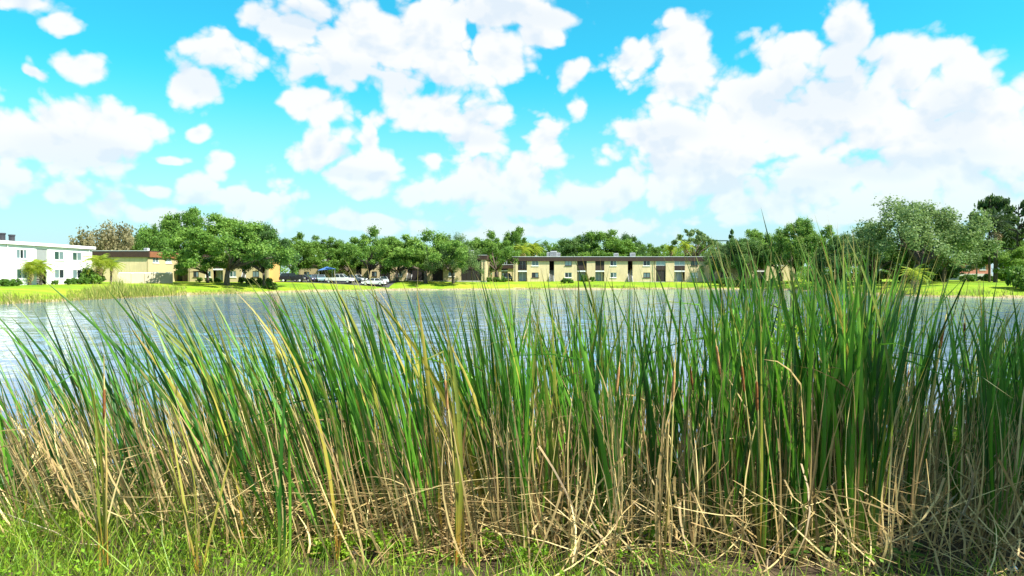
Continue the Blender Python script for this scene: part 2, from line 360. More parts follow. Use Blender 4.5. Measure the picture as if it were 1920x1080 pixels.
def ground_z(x, y):
    x = np.asarray(x, float); y = np.asarray(y, float); d = lake_sd(x, y)
    wob = .05 * np.sin(x * 1.7 + 1.3 * np.sin(y * .9)) + .04 * np.sin(y * 2.3 + x * .8) + .02 * np.sin(x * 5.1) * np.sin(y * 4.3)
    t = np.clip(d / 4.0, 0, 1); near = 1.2 * t * t * (3 - 2 * t) + wob * np.clip(d, 0, 1)
    far = .13 * np.clip(d, 0, 1) + 1.62 * (1 - np.exp(-np.clip(d - .3, 0, None) / 6.5)) + .05 * np.sin(x * .13) * np.clip(d * .1, 0, 1)
    land = np.where(y < 20, near, far)
    return np.where(d > 0, land, np.maximum(-.9, d * .22))
def gz(x, y): return float(ground_z(np.array([x]), np.array([y]))[0])
def drop(px, Y):
    u, _ = ray(px, 540); return Vector((u * Y, Y, gz(u * Y, Y)))
def ground_hit(px, py):
    """where the ray through a pixel meets the near bank (or the lake bed)"""
    u, v = ray(px, py); ys = np.linspace(3.0, 14, 600); g = ground_z(u * ys, ys); z = CAMZ + v * ys
    i = np.argmax(z <= g) if np.any(z <= g) else len(ys) - 1
    return Vector((u * ys[i], ys[i], g[i]))

rad = np.concatenate([[0.01], np.arange(.6, 12, .16), np.arange(12, 60, 2.), np.arange(60, 200, 1.1), np.geomspace(200, 5200, 26)])
ang = np.radians(np.concatenate([np.arange(-46, 46, .42), np.arange(46, 314, 3.)]))
A, Rr = np.meshgrid(ang, rad); X = (Rr * np.sin(A)).ravel(); Y = (Rr * np.cos(A)).ravel()
na, nr = len(ang), len(rad)
ii = np.arange(nr - 1)[:, None] * na; jj = np.arange(na)[None, :]; j2 = (jj + 1) % na
Fq = np.stack([ii + jj, ii + j2, ii + na + j2, ii + na + jj], -1).reshape(-1, 4)
tag(link('ground', mesh_np('ground', np.stack([X, Y, ground_z(X, Y)], 1), Fq[:, ::-1], M['ground'], True)), kind='structure')
gx = np.linspace(-80, 100, 180); gy = np.linspace(6, 162, 157); GX, GY = np.meshgrid(gx, gy); GX = GX.ravel(); GY = GY.ravel()
sd = lake_sd(GX, GY); amp = np.clip(-sd / 16, 0, 1); amp = amp * amp * (3 - 2 * amp); amp = np.where(GY < 45, np.clip(.55 + amp, 0, 1), .06 + .94 * amp)
i0 = (np.arange(156)[:, None] * 180 + np.arange(179)[None, :]).ravel()
tag(link('lake_water', mesh_np('lake_water', np.stack([GX, GY, GX * 0], 1), np.stack([i0, i0 + 1, i0 + 181, i0 + 180], 1), M['lake_water'], True, tint=amp)), kind='structure')
# ------------------------------------------------------------------ buildings
def window(root, x0, x1, z0, z1, y=0., frame='white_trim', panes=('glass_dark', 'glass_curtain'), sill=True, split=2):
    """sits in a real opening of the front wall (front face at y, outside towards -y)"""
    f = MB(); t = .07; a, b = y + .03, y + .13
    f.box(x0, x0 + t, a, b, z0, z1).box(x1 - t, x1, a, b, z0, z1).box(x0 + t, x1 - t, a, b, z0, z0 + t).box(x0 + t, x1 - t, a, b, z1 - t, z1)
    xs = np.linspace(x0 + t, x1 - t, split + 1)
    for q in xs[1:-1]: f.box(q - .03, q + .03, a, b, z0 + t, z1 - t)
    w = f.build('window', M[frame], root)
    for i in range(split):
        l = xs[i] + (.03 if i else 0); r = xs[i + 1] - (.03 if i < split - 1 else 0)
        MB().box(l, r, y + .07, y + .09, z0 + t, z1 - t).build('pane', M[panes[i % len(panes)]], w)
    if sill: MB().box(x0 - .08, x1 + .08, y - .09, y - .003, z0 - .13, z0 - .01).build('sill', M[frame], w)
    return w
def wall_panel(root, x0, x1, H, wins, mat, y=0., th=.25, z0=0.):
    """front wall between x0 and x1 with openings wins = [(wx0, wx1, wz0, wz1)] ; columns may stack"""
    b = MB(); cols = sorted({(w[0], w[1]) for w in wins}); x = x0
    for (l, r) in cols:
        if l > x + 1e-4: b.box(x, l, y, y + th, z0, H)
        z = z0
        for w in sorted([w for w in wins if (w[0], w[1]) == (l, r)], key=lambda w: w[2]):
            b.box(l, r, y, y + th, z, w[2]); z = w[3]
        b.box(l, r, y, y + th, z, H); x = r
    if x < x1 - 1e-4: b.box(x, x1, y, y + th, z0, H)
    return b.build('wall', M[mat], root)
F2 = 2.72     # upper floor level
def railing(root, x0, x1, y, z0, z1, mat='dark_brown'):
    b = MB(); b.box(x0, x1, y, y + .05, z1 - .06, z1).box(x0, x1, y, y + .05, z0, z0 + .06)
    n = max(2, int((x1 - x0) / .16))
    for i in range(n + 1):
        x = x0 + .02 + (x1 - x0 - .04) * i / n; b.box(x - .015, x + .015, y + .01, y + .04, z0 + .06, z1 - .06)
    return b.build('railing', M[mat], root)
def bay(root, x0, x1, H, style, dep=1.7):
    """recessed balcony over a patio: back wall, slab, slider, rail or screen"""
    c = x0 + (x1 - x0) * .5
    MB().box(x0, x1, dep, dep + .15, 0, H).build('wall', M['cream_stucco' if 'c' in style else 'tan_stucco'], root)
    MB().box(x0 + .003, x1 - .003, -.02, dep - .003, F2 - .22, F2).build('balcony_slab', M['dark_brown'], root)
    for k, z in (('l', .06), ('u', F2 + .06)):
        d = MB(); d.box(x0 + .2, x1 - .2, dep - .1, dep - .01, z + 2.0, z + 2.1).box(x0 + .2, x0 + .28, dep - .1, dep - .01, z, z + 2.0).box(x1 - .28, x1 - .2, dep - .1, dep - .01, z, z + 2.0).box(c - .05, c + .05, dep - .1, dep - .01, z, z + 2.0)
        sl = d.build('sliding_door', M['white_trim'], root)
        for (l, r) in ((x0 + .28, c - .05), (c + .05, x1 - .28)):
            MB().box(l, r, dep - .07, dep - .04, z, z + 2.0).build('pane', M['glass_pale' if (k == 'l' and 'g' in style) else 'glass_dark'], sl)
    if 's' in style:      # upper screened in
        b = MB()
        for x in (x0 + .03, c, x1 - .09): b.box(x, x + .06, .02, .08, F2 + .003, H - .003)
        b.box(x0 + .09, x1 - .09, .02, .08, F2 + .95, F2 + 1.02)
        s = b.build('screen_frame', M['dark_brown' if 'w' not in style else 'white_trim'], root)
        MB().box(x0 + .05, x1 - .05, .05, .06, F2 + .01, H - .01).build('screen', M['screen_mesh' if 'w' not in style else 'glass_pale'], s)
        MB().box(x0 + .01, x1 - .01, -.03, .01, F2 + .003, F2 + .85).build('balcony_panel', M['dark_brown'], root)
    else:
        railing(root, x0 + .02, x1 - .02, .02, F2 + .01, F2 + 1.0)
    if 'd' in style:      # lower screened, dark
        b = MB()
        for x in (x0 + .03, c, x1 - .09): b.box(x, x + .06, .02, .08, .003, F2 - .23)
        s = b.build('screen_frame', M['dark_brown'], root); MB().box(x0 + .05, x1 - .05, .05, .06, .01, F2 - .24).build('screen', M['screen_mesh'], s)
    if 'g' in style:
        MB().box(x0 + .01, x1 - .01, -.03, .01, F2 - .50, F2 - .225).build('valance', M['white_trim'], root)
def stair(root, x0, x1, H, dep=3.2):
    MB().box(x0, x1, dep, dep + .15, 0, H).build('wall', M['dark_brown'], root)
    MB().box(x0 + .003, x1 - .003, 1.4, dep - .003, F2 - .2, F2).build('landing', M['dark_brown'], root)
    b = MB(); n = 14
    for i in range(n):
        y = -1.2 + i * .2; z = F2 * (i + 1) / n; b.box(x0 + .1, x1 - .1, y, y + .24, z - .06, z)
    b.build('stair', M['concrete'], root)
    b = MB()
    for x in (x0 + .04, x1 - .10): b.prism([(x, -1.25, 0), (x, -.95, 0), (x, 1.6, F2 - .05), (x, 1.3, F2)], (.06, 0, 0))
    b.build('stringer', M['pale_metal'], root)
def roof_set(root, x0, x1, dep, H, fh=.82, over=.28, mat='brown_fascia', roofmat='grey_roof'):
    MB().box(x0 - over + .06, x1 + over - .06, -over + .06, dep + over - .06, H, H + .2).build('roof', M[roofmat], root)
    b = MB(); z0, z1 = H - fh + .1, H + .28
    b.box(x0 - over, x1 + over, -over, -over + .06, z0, z1); b.box(x0 - over, x1 + over, dep + over - .06, dep + over, z0, z1)
    b.box(x0 - over, x0 - over + .06, -over + .06, dep + over - .06, z0, z1); b.box(x1 + over - .06, x1 + over, -over + .06, dep + over - .06, z0, z1)
    b.build('fascia', M[mat], root)
    MB().box(x0 - over, x1 + over, -over - .05, -over - .003, z1 - .07, z1 + .03).build('gutter', M['pale_metal' if roofmat == 'grey_roof' else roofmat], root)
def shell(root, x0, x1, dep, H, side='tan_stucco', back='tan_stucco'):
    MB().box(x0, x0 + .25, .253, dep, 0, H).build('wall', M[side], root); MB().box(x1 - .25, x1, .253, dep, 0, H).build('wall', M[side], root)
    MB().box(x0 + .253, x1 - .253, dep - .25, dep, 0, H).build('wall', M[back], root)
    MB().box(x0 - .1, x1 + .1, -.02, dep, -.8, -.003).build('foundation', M['concrete'], root)
def rooftop_unit(loc, label, s=1., mat='pale_metal'):
    r = tag(empty('rooftop_unit', loc), label, 'air conditioner', 'air conditioners on the roofs')
    MB().box(-.5 * s, .5 * s, -.5 * s, .5 * s, .0, .95 * s).build('casing', M[mat], r)
    b = MB()
    for i in range(5): b.box(-.46 * s, .46 * s, -.515 * s, -.503 * s, (.12 + i * .16) * s, (.2 + i * .16) * s)
    b.build('louver', M['dark_metal'], r)
    MB().tube([(0, 0, .953 * s), (0, 0, 1.05 * s)], [.36 * s, .36 * s], 12).build('fan_guard', M['dark_metal'], r)
    return r

PANES = [('glass_dark', 'glass_curtain'), ('glass_curtain', 'glass_curtain'), ('glass_dark', 'glass_green'), ('glass_pale', 'glass_pale'), ('glass_green', 'glass_curtain')]
def block(name, label, px0, D, segs, pxend, mpp, H=5.35, dep=10., wall='tan_stucco', side='cream_stucco', rz=0., cat='apartment building', roofmat='grey_roof', fascia='brown_fascia'):
    """segs in picture columns: (kind, x0, x1, extra)"""
    p = drop(px0, D); L = (pxend - px0) * mpp
    root = tag(empty(name, (p.x, p.y, p.z - .02), rz), label, cat)
    shell(root, 0, L, dep, H, side)
    k = 0
    for s in segs:
        a, b = (s[1] - px0) * mpp, (s[2] - px0) * mpp
        if s[0] == 'wall':
            w = []
            for (l, r, *sty) in s[3]:
                for lvl in (.92, F2 + .86): w.append(((l - px0) * mpp, (r - px0) * mpp, lvl, lvl + 1.12))
            wall_panel(root, a, b, H, w, wall)
            for q in w: window(root, *q, frame='white_trim' if k % 3 else 'dark_brown', panes=PANES[k % 5]); k += 1
        elif s[0] == 'pier':
            wall_panel(root, a, b, H, [], wall, y=-.12)
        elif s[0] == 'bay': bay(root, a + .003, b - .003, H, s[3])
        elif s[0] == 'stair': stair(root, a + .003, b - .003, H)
    roof_set(root, 0, L, dep, H, mat=fascia, roofmat=roofmat)
    for x in (.35, L * .5, L - .35):
        MB().tube([(x, -.16, 0), (x, -.16, H - .75)], [.05, .05], 6).build('downpipe', M['dark_brown'], root)
    return root

MPP = 168 / FPX
long_b = block('apartment_building', 'long two storey tan apartment building with dark brown fascia across the lake', 963, 168,
    [('pier', 963, 971), ('bay', 971, 988, 'cg'), ('wall', 988, 1030, [(997, 1010)]), ('stair', 1030, 1039),
     ('wall', 1039, 1082, [(1059, 1072)]), ('bay', 1082, 1100, 'sg'), ('pier', 1100, 1116), ('bay', 1116, 1133, 'sg'), ('wall', 1133, 1177, [(1144, 1156)]), ('stair', 1177, 1186),
     ('wall', 1186, 1230, [(1206, 1219)]), ('bay', 1230, 1248, 'swd'), ('pier', 1248, 1264), ('bay', 1264, 1284, 'swg'), ('wall', 1284, 1330, [(1295, 1308)]), ('stair', 1330, 1340),
     ('wall', 1340, 1384, [(1360, 1373)]), ('bay', 1384, 1402, 'sd'), ('pier', 1402, 1418), ('bay', 1418, 1436, 'cg'), ('wall', 1436, 1490, [(1456, 1469)])], 1490, MPP)
for i, (px, s, t) in enumerate([(1032, 1.2, 'grey air conditioner on the long roof above the leftmost stair gap'), (1040, 1.5, 'taller grey air conditioner beside another on the long tan roof'), (1048, 1.1, 'small low air conditioner near the left end of the long roof'),
                     (1160, 1.0, 'air conditioner on the long roof above its middle wall'), (1192, 1.1, 'lone air conditioner on the long roof right of its middle')]):
    p = drop(px, 168); rooftop_unit((p.x, 172.5, long_b.location.z + 5.56), t, s)

mp2 = 166 / FPX
b2 = block('apartment_building', 'brown and cream apartment building half hidden behind the mid-bank oaks', 690, 166,
    [('wall', 690, 712, [(697, 707)]), ('bay', 712, 732, 'sd'), ('wall', 732, 764, [(742, 754)]), ('stair', 764, 774), ('bay', 774, 796, 'sd'), ('pier', 796, 812), ('bay', 812, 832, 'sd'), ('wall', 832, 866, [(842, 854)]), ('bay', 866, 886, 'sd'), ('bay', 886, 904, 'sd'), ('pier', 904, 912)],
    912, mp2, rz=R(-4), side='cream_stucco')
p = drop(882, 166); rooftop_unit((p.x, 168.5, b2.location.z + 5.56), 'grey air conditioner on the roof behind the mid-bank oaks', 1.3)
block('apartment_building', 'low cream and ochre apartment building seen under the big oak', 352, 140,
      [('wall', 352, 398, [(362, 372), (384, 394)]), ('bay', 398, 416, 'cg'), ('wall', 416, 450, [(428, 440)]), ('stair', 450, 458), ('wall', 458, 500, [(470, 482)])], 500, 140 / FPX, wall='cream_stucco', side='ochre_stucco', rz=R(6))
block('apartment_building', 'distant cream apartment building behind the parked cars', 560, 176,
      [('wall', 560, 600, [(570, 580)]), ('bay', 600, 620, 'cg'), ('wall', 620, 668, [(632, 644)]), ('stair', 668, 678), ('wall', 678, 716, [(690, 702)])], 716, 176 / FPX, wall='cream_stucco', side='cream_stucco', H=4.3)
block('apartment_building', 'short tan wing with carport between the brown block and the long building', 922, 184,
      [('wall', 922, 940, [(927, 935)]), ('bay', 940, 952, 'cg'), ('wall', 952, 966, [])], 966, 184 / FPX, H=3.6)

# white building on the left: its long front faces the lake (+X)
def white_building():
    D0, D1 = 84., 114.6; xw = -64.4; L = D1 - D0
    z = gz(xw + 1, 104)
    root = tag(empty('apartment_building', (xw, D0, z), R(90)), 'white two storey flat roofed apartment building at the left edge', 'apartment building')
    # local x runs along +Y, local -y looks to +X
    H = 5.45; dep = 13.
    shell(root, 0, L, dep, H, 'white_stucco', 'white_stucco')
    def X(px):     # picture column -> local x along the front
        u, _ = ray(px, 540); return xw / u - D0
    def wins(a, b): return [(X(a), X(b), .85, 2.15), (X(a), X(b), F2 + .75, F2 + 1.98)]
    br0, br1 = X(66), X(91)
    segs = [(0., br0, wins(-28, -10) + [(X(32), X(52), F2 + .75, F2 + 1.98), (X(32), X(52), .85, 2.15)]), (br1, L - .26, wins(103, 121) + wins(137, 154))]
    for a, b, w in segs:
        wall_panel(root, a, b, H, w, 'white_stucco')
        for i, q in enumerate(w): window(root, *q, frame='white_trim', panes=[('glass_curtain', 'glass_dark', 'glass_curtain'), ('glass_green', 'glass_curtain')][i % 2], split=3 if i % 2 == 0 and q[0] < br0 else 2)
    # breezeway: louvred screen above, arched opening below
    wall_panel(root, br0 + .003, br1 - .003, H, [(br0 + .35, br1 - .2, .02, F2 - .1), (br0 + .35, br1 - .2, F2 + .35, H - .55)], 'white_stucco', y=.02, th=.2)
    s = MB()
    for i in range(18):
        x = br0 + .37 + (br1 - br0 - .6) * i / 18; s.box(x, x + .07, .06, .16, F2 + .36, H - .56)
    s.build('louver_screen', M['grey_trim'], root)
    MB().box(br0 + .3, br1 - .15, 2.6, 2.7, 0, H).build('wall', M['grey_trim'], root)
    g = MB()
    for sx, x in ((1, br0 + .353), (-1, br1 - .203)): g.prism([(x, .04, F2 - .11), (x + sx * .75, .04, F2 - .11), (x, .04, F2 - 1.0)], (0, .16, 0))
    g.build('arch_brace', M['white_trim'], root)
    st = MB()
    for i in range(12): st.box(br0 + .5, br1 - .4, .4 + i * .17, .6 + i * .17, F2 * (i + .7) / 12 - .05, F2 * (i + .7) / 12)
    st.build('stair', M['concrete'], root)
    MB().box(-.3, L + .25, -.25, dep + .2, H, H + .16).build('roof', M['white_trim'], root)
    MB().box(-.3, L + .25, -.31, -.253, H - .16, H + .24).build('fascia', M['white_trim'], root)
    for x in (X(14), L - 1.2): MB().tube([(x, -.08, 0), (x, -.08, H - .1)], [.05, .05], 6).build('downpipe', M['white_trim'], root)
    for px, t, back in ((4, 'dark round roof vent at the left edge of the white roof', 1.6), (22, 'second dark roof vent on the white roof', 3.0)):
        u, _ = ray(px, 440); yy = (xw - back) / u
        r = tag(empty('roof_vent', (xw - back, yy, z + H + .17)), t, 'roof vent', 'dark vents on the white roof')
        MB().tube([(0, 0, 0), (0, 0, .95)], [.36, .36], 14).build('drum', M['dark_metal'], r)
        MB().tube([(0, 0, .953), (0, 0, 1.15)], [.42, .42], 14).build('cap', M['dark_metal'], r)
white_building()

def tan_box():
    D = 131.; x1 = (278 - 960) / FPX * D; x0 = (120 - 960) / FPX * D; z = gz(x1, D)
    root = tag(empty('apartment_building', (x0, D, z - .05)), 'flat roofed tan apartment building with dark brown fascia beside the white one', 'apartment building')
    L = x1 - x0; H = 5.3; dep = 17.
    wall_panel(root, 0, L - .26, H, [], 'tan_stucco')
    MB().box(0, .25, .253, dep, 0, H).build('wall', M['tan_stucco'], root); MB().box(.253, L - .3, dep - .25, dep, 0, H).build('wall', M['tan_stucco'], root)
    # sunny side wall looks to +X: built in a turned part frame
    side = empty('side_front', (L, 0, 0), R(90)); side.parent = root
    def X(px): u, _ = ray(px, 540); return x1 / u - D
    W_ = [(X(287), X(298), .7, 1.9), (X(287), X(298), F2 + .8, F2 + 2.0), (X(311), X(322), .7, 1.9), (X(311), X(322), F2 + .8, F2 + 2.0)]
    b0 = X(333)
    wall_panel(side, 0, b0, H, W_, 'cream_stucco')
    for i, q in enumerate(W_): window(side, *q, frame='white_trim', panes=PANES[i])
    wall_panel(side, b0 + 2.6, dep - .003, H, [], 'cream_stucco')
    MB().box(b0 + .003, b0 + 2.597, 1.6, 1.75, 0, H).build('wall', M['dark_brown'], side)
    railing(side, b0 + .02, b0 + 2.58, .03, F2, F2 + 1.)
    for ch in list(side.children): ch.parent = root; ch.matrix_basis = Matrix.Translation((L, 0, 0)) @ Matrix.Rotation(R(90), 4, 'Z')
    bpy.data.objects.remove(side)
    MB().box(-.1, L + .02, -.02, dep, -.8, -.003).build('foundation', M['concrete'], root)
    roof_set(root, 0, L, dep, H, mat='brown_fascia', fh=.95, roofmat='grey_roof')
    MB().box(L + .283, L + .31, .05, dep, H - .84, H + .12).build('rust_fascia_strip', M['rust_fascia'], root)
    p = root.location
    rooftop_unit((p.x + L - 2.2, p.y + 4., p.z + H + .21), 'pale air conditioner on the flat tan roof by the dark trees', .7)
tan_box()
def garden_wall():
    D = 118.; a = drop(222, D); b = drop(322, D + 6); v = b - a; L = math.hypot(v.x, v.y)
    root = tag(empty('garden_wall', (a.x, a.y, min(a.z, b.z) - .1), math.atan2(v.y, v.x)), 'low cream garden wall in front of the flat tan building', 'wall', kind='thing')
    MB().box(0, L, 0, .2, 0, 1.75).build('wall', M['garden_wall'], root); MB().box(-.05, L + .05, -.04, .24, 1.753, 1.85).build('coping', M['white_trim'], root)
    for i in range(5): MB().box(L * i / 4 - .17, L * i / 4 + .17, -.08, -.003, 0, 1.75).build('pier', M['garden_wall'], root)
garden_wall()
def brick_house():
    D = 175.; p = drop(1800, D); root = tag(empty('brick_house', (p.x, p.y, p.z + 1.5)), 'small pinkish brick house between the trees at far right', 'house')
    L = 7.2
    wall_panel(root, 0, L, 2.6, [(1.2, 2.6, .9, 2.0), (4.6, 6.0, .9, 2.0)], 'pink_brick'); window(root, 1.2, 2.6, .9, 2.0); window(root, 4.6, 6.0, .9, 2.0)
    for x in (0, L - .25): MB().box(x, x + .25, .253, 7, 0, 2.6).build('wall', M['pink_brick'], root)
    MB().box(.253, L - .253, 6.75, 7, 0, 2.6).build('wall', M['pink_brick'], root); MB().box(-.2, L + .2, -.2, 7.2, -3, -.003).build('foundation', M['concrete'], root)
    MB().prism([(-.4, -.5, 2.6), (-.4, 7.5, 2.6), (-.4, 3.5, 3.5)], (L + .8, 0, 0)).build('roof', M['pink_brick'], root)
    MB().box(-.45, L + .45, -.56, -.51, 2.5, 2.66).build('gutter', M['white_trim'], root)
    q = drop(1831, 150); r = tag(empty('utility_pole', (q.x, q.y, q.z)), 'pale wooden utility pole in front of the brick house', 'pole')
    MB().tube([(0, 0, -.5), (0, 0, 7.2)], [.16, .11], 8).build('shaft', M['wood_pole'], r); MB().box(-.9, .9, -.06, .06, 6.4, 6.55).build('crossarm', M['wood_pole'], r)
    for x in (-.75, .75): MB().tube([(x, 0, 6.553), (x, 0, 6.8)], [.05, .03], 6).build('insulator', M['pale_metal'], r)
brick_house()

# ------------------------------------------------------------------ parking
pk = MB(); y0, y1 = 146., 164.
xs = np.linspace((520 - 960) / FPX * 150, (735 - 960) / FPX * 150, 20); ys = np.linspace(y0, y1, 8)
XX, YY = np.meshgrid(xs, ys); ZZ = ground_z(XX.ravel(), YY.ravel()) + .03
i0 = (np.arange(7)[:, None] * 20 + np.arange(19)[None, :]).ravel()
tag(link('parking_pavement', mesh_np('parking_pavement', np.stack([XX.ravel(), YY.ravel(), ZZ], 1), np.stack([i0, i0 + 1, i0 + 21, i0 + 20], 1), M['asphalt'])), kind='structure')
CARS = {}
def car(px, D, rz, kind, paint_, label):
    """nose towards local +x"""
    p = drop(px, D); root = tag(empty('parked_car', (p.x, p.y, p.z + .03), rz), label, 'car', 'cars parked beyond the lawn')
    L, Wd = {'sedan': (4.6, 1.78), 'suv': (4.8, 1.9), 'pickup': (5.5, 1.95)}[kind]; h, w = L / 2, Wd / 2
    if kind == 'sedan':
        low = [(-h, .35), (-h + .05, .78), (-h + .2, .92), (-1.1, .96), (1.0, .94), (h - .25, .78), (h, .6), (h - .02, .32)]; cab = [(-1.75, .95), (-1.05, 1.42), (.25, 1.44), (1.15, .94)]
    elif kind == 'suv':
        low = [(-h, .4), (-h + .03, .98), (-h + .2, 1.08), (1.1, 1.06), (h - .25, .95), (h, .72), (h - .03, .38)]; cab = [(-h + .15, 1.07), (-h + .45, 1.74), (.35, 1.76), (1.2, 1.06)]
    else:
        low = [(-h, .5), (-h, 1.08), (-.6, 1.1), (1.35, 1.1), (h - .2, 1.0), (h, .8), (h - .02, .42)]; cab = [(-.75, 1.09), (-.6, 1.78), (.75, 1.8), (1.5, 1.09)]
    b = MB(); m = len(low)
    # body: silhouette in three slices so that flanks bulge
    ring = []
    for yy, sc in ((-w, .94), (-w * .86, 1.), (w * .86, 1.), (w, .94)):
        ring.append(len(b.V)); b.V += [(x * (sc if abs(x) > 1 else 1), yy, z if z > .6 or sc == 1 else z + .03) for x, z in low]
    for r0, r1 in zip(ring, ring[1:]):
        for i in range(m): b.F.append((r0 + i, r1 + i, r1 + (i + 1) % m, r0 + (i + 1) % m))
    b.F.append(tuple(range(ring[0], ring[0] + m))); b.F.append(tuple(range(ring[-1], ring[-1] + m))[::-1])
    b.build('body', M[paint_], root)
    c = MB(); k = w * .9; t = w * .72; (x0, z0), (x1, z1), (x2, z2), (x3, z3) = cab
    c.V = [(x0, -k, z0), (x3, -k, z3), (x3, k, z3), (x0, k, z0), (x1, -t, z1), (x2, -t, z2), (x2, t, z2), (x1, t, z1)]
    c.F = [(4, 5, 6, 7), (0, 1, 5, 4), (1, 2, 6, 5), (2, 3, 7, 6), (3, 0, 4, 7)]
    c.build('cabin', M[paint_], root)
    def inset(name, a, b_, c_, d, n=.008, q=.1):
        P = [Vector(v) for v in (a, b_, c_, d)]; ctr = sum(P, Vector()) / 4; nn = (P[1] - P[0]).cross(P[3] - P[0]).normalized()
        if nn.dot(ctr - Vector((0, 0, 1.1))) < 0: nn = -nn
        MB().prism([v + (ctr - v) * q + nn * .002 for v in P], nn * n).build(name, M['glass_dark'], root)
    V = c.V
    inset('windscreen', V[1], V[2], V[6], V[5]); inset('rear_window', V[3], V[0], V[4], V[7])
    for a, b_, c_, d in ((V[0], V[1], V[5], V[4]), (V[2], V[3], V[7], V[6])):
        A_, B_, C_, D_ = map(Vector, (a, b_, c_, d)); m0 = (A_ + B_) / 2; m1 = (C_ + D_) / 2
        inset('side_window', A_, m0, m1, D_); inset('side_window', m0, B_, C_, m1)
    for sx in (-h + .85, h - .85):
        for sy in (-1, 1):
            y = sy * (w - .1)
            wo = MB().tube([(sx, y - .1, .33), (sx, y + .1, .33)], [.33, .33], 14).build('wheel', M['rubber'], root)
            MB().tube([(sx, y + sy * .103, .33), (sx, y + sy * .115, .33)], [.2, .2], 10).build('rim', M['pale_metal'], wo)
    for sy in (-1, 1):
        zz = low[-2][1]
        MB().box(h - .04, h + .015, sy * w * .72 - .2, sy * w * .72 + .2, zz - .02, zz + .14).build('headlight', M['lamp_clear'], root)
        MB().box(-h - .015, -h + .04, sy * w * .72 - .2, sy * w * .72 + .2, .66, .82).build('taillight', M['lamp_red'], root)
    return root
car(548, 146, R(8), 'suv', 'car_black', 'black sport utility car, leftmost of the parked cars')
car(570, 149, R(-14), 'sedan', 'car_purple', 'dark purple sedan parked next to the black one')
car(589, 152, R(-60), 'sedan', 'car_grey', 'dark grey sedan parked nose towards the lake')
car(602, 150, R(-70), 'sedan', 'car_teal', 'teal grey sedan below the blue canopy')
car(637, 148, R(-6), 'pickup', 'car_white', 'large white pickup truck, biggest of the parked cars')
car(668, 153, R(-30), 'sedan', 'car_silver', 'silver sedan parked just behind the white pickup')
car(701, 147, R(175), 'sedan', 'car_white', 'white sedan parked right of the oak trunk')
car(719, 151, R(-75), 'sedan', 'car_silver', 'silver sedan, rightmost of the parked cars')
car(950, 172, R(-80), 'suv', 'car_grey', 'grey car standing alone left of the long tan building')
def canopy():
    p = drop(613, 158); root = tag(empty('canopy', p), 'blue fabric canopy on thin poles above the parked cars', 'canopy')
    for x in (-1.4, 1.4):
        for y in (-1.2, 1.2): MB().tube([(x, y, 0), (x, y, 2.2 + .25 * (x > 0))], [.035, .035], 6).build('post', M['pale_metal'], root)
    b = MB(); c = (0, 0, 3.0); e = [(-1.6, -1.4, 2.2), (1.6, -1.4, 2.5), (1.6, 1.4, 2.5), (-1.6, 1.4, 2.2)]
    for i in range(4): b.prism([e[i], e[(i + 1) % 4], c], (0, 0, .03))
    b.build('cover', M['blue_canvas'], root)
canopy()

# ------------------------------------------------------------------ trees
def leaf_cloud(centers, radii, counts, size, rg, up=.35, flat=.75, shell_=.45, droop=0., squash=1.):
    """quads scattered through clumps; returns V, F, tint"""
    C = np.repeat(centers, counts, 0); Rd = np.repeat(radii, counts); n = len(C)
    d = rg.normal(size=(n, 3)); d /= np.linalg.norm(d, axis=1)[:, None]
    r = Rd * (shell_ + (1 - shell_) * rg.random(n)) ** .8 * rg.uniform(.55, 1.12, n)
    P = C + d * r[:, None] * np.array([1, 1, flat]); P[:, 2] -= droop * rg.random(n) * Rd
    nn = d * .9 + rg.normal(size=(n, 3)) * .75 + np.array([0, 0, up]); nn /= np.linalg.norm(nn, axis=1)[:, None]
    t = np.cross(nn, rg.normal(size=(n, 3))); t /= np.linalg.norm(t, axis=1)[:, None] + 1e-9
    b = np.cross(nn, t); s = size * rg.uniform(.55, 1.35, n)[:, None]
    V = np.stack([P - t * s - b * s * .35, P + t * s * .1 - b * s * .7, P + t * s + b * s * .2, P - t * s * .05 + b * s * .75], 1).reshape(-1, 3)
    if squash != 1: V = (V.reshape(-1, 4, 3) - P[:, None]) * np.array([1, 1, squash]) + P[:, None]; V = V.reshape(-1, 3)
    F = np.arange(4 * n).reshape(-1, 4)
    clump = np.repeat(rg.random(len(centers)), counts)
    tint = np.repeat(np.clip(clump * .55 + rg.random(n) * .45, 0, 1), 4)
    return V, F, tint
def limbs(base_r, fork, targets, rg, top=None, n=6):
    b = MB(); s = Vector((0, 0, -.03)); f = Vector(fork)
    b.tube([s, Vector((f.x * .3, f.y * .3, f.z * .5)), f], [base_r * 1.35, base_r, base_r * .85], 8)
    for t in targets:
        t = Vector(t); mid = f.lerp(t, .5) + Vector((rg.normal() * .05, rg.normal() * .05, .03))
        b.tube([f - Vector((0, 0, base_r * .4)), mid, t], [base_r * .62, base_r * .38, base_r * .1], n)
    return b
KINDS = {}
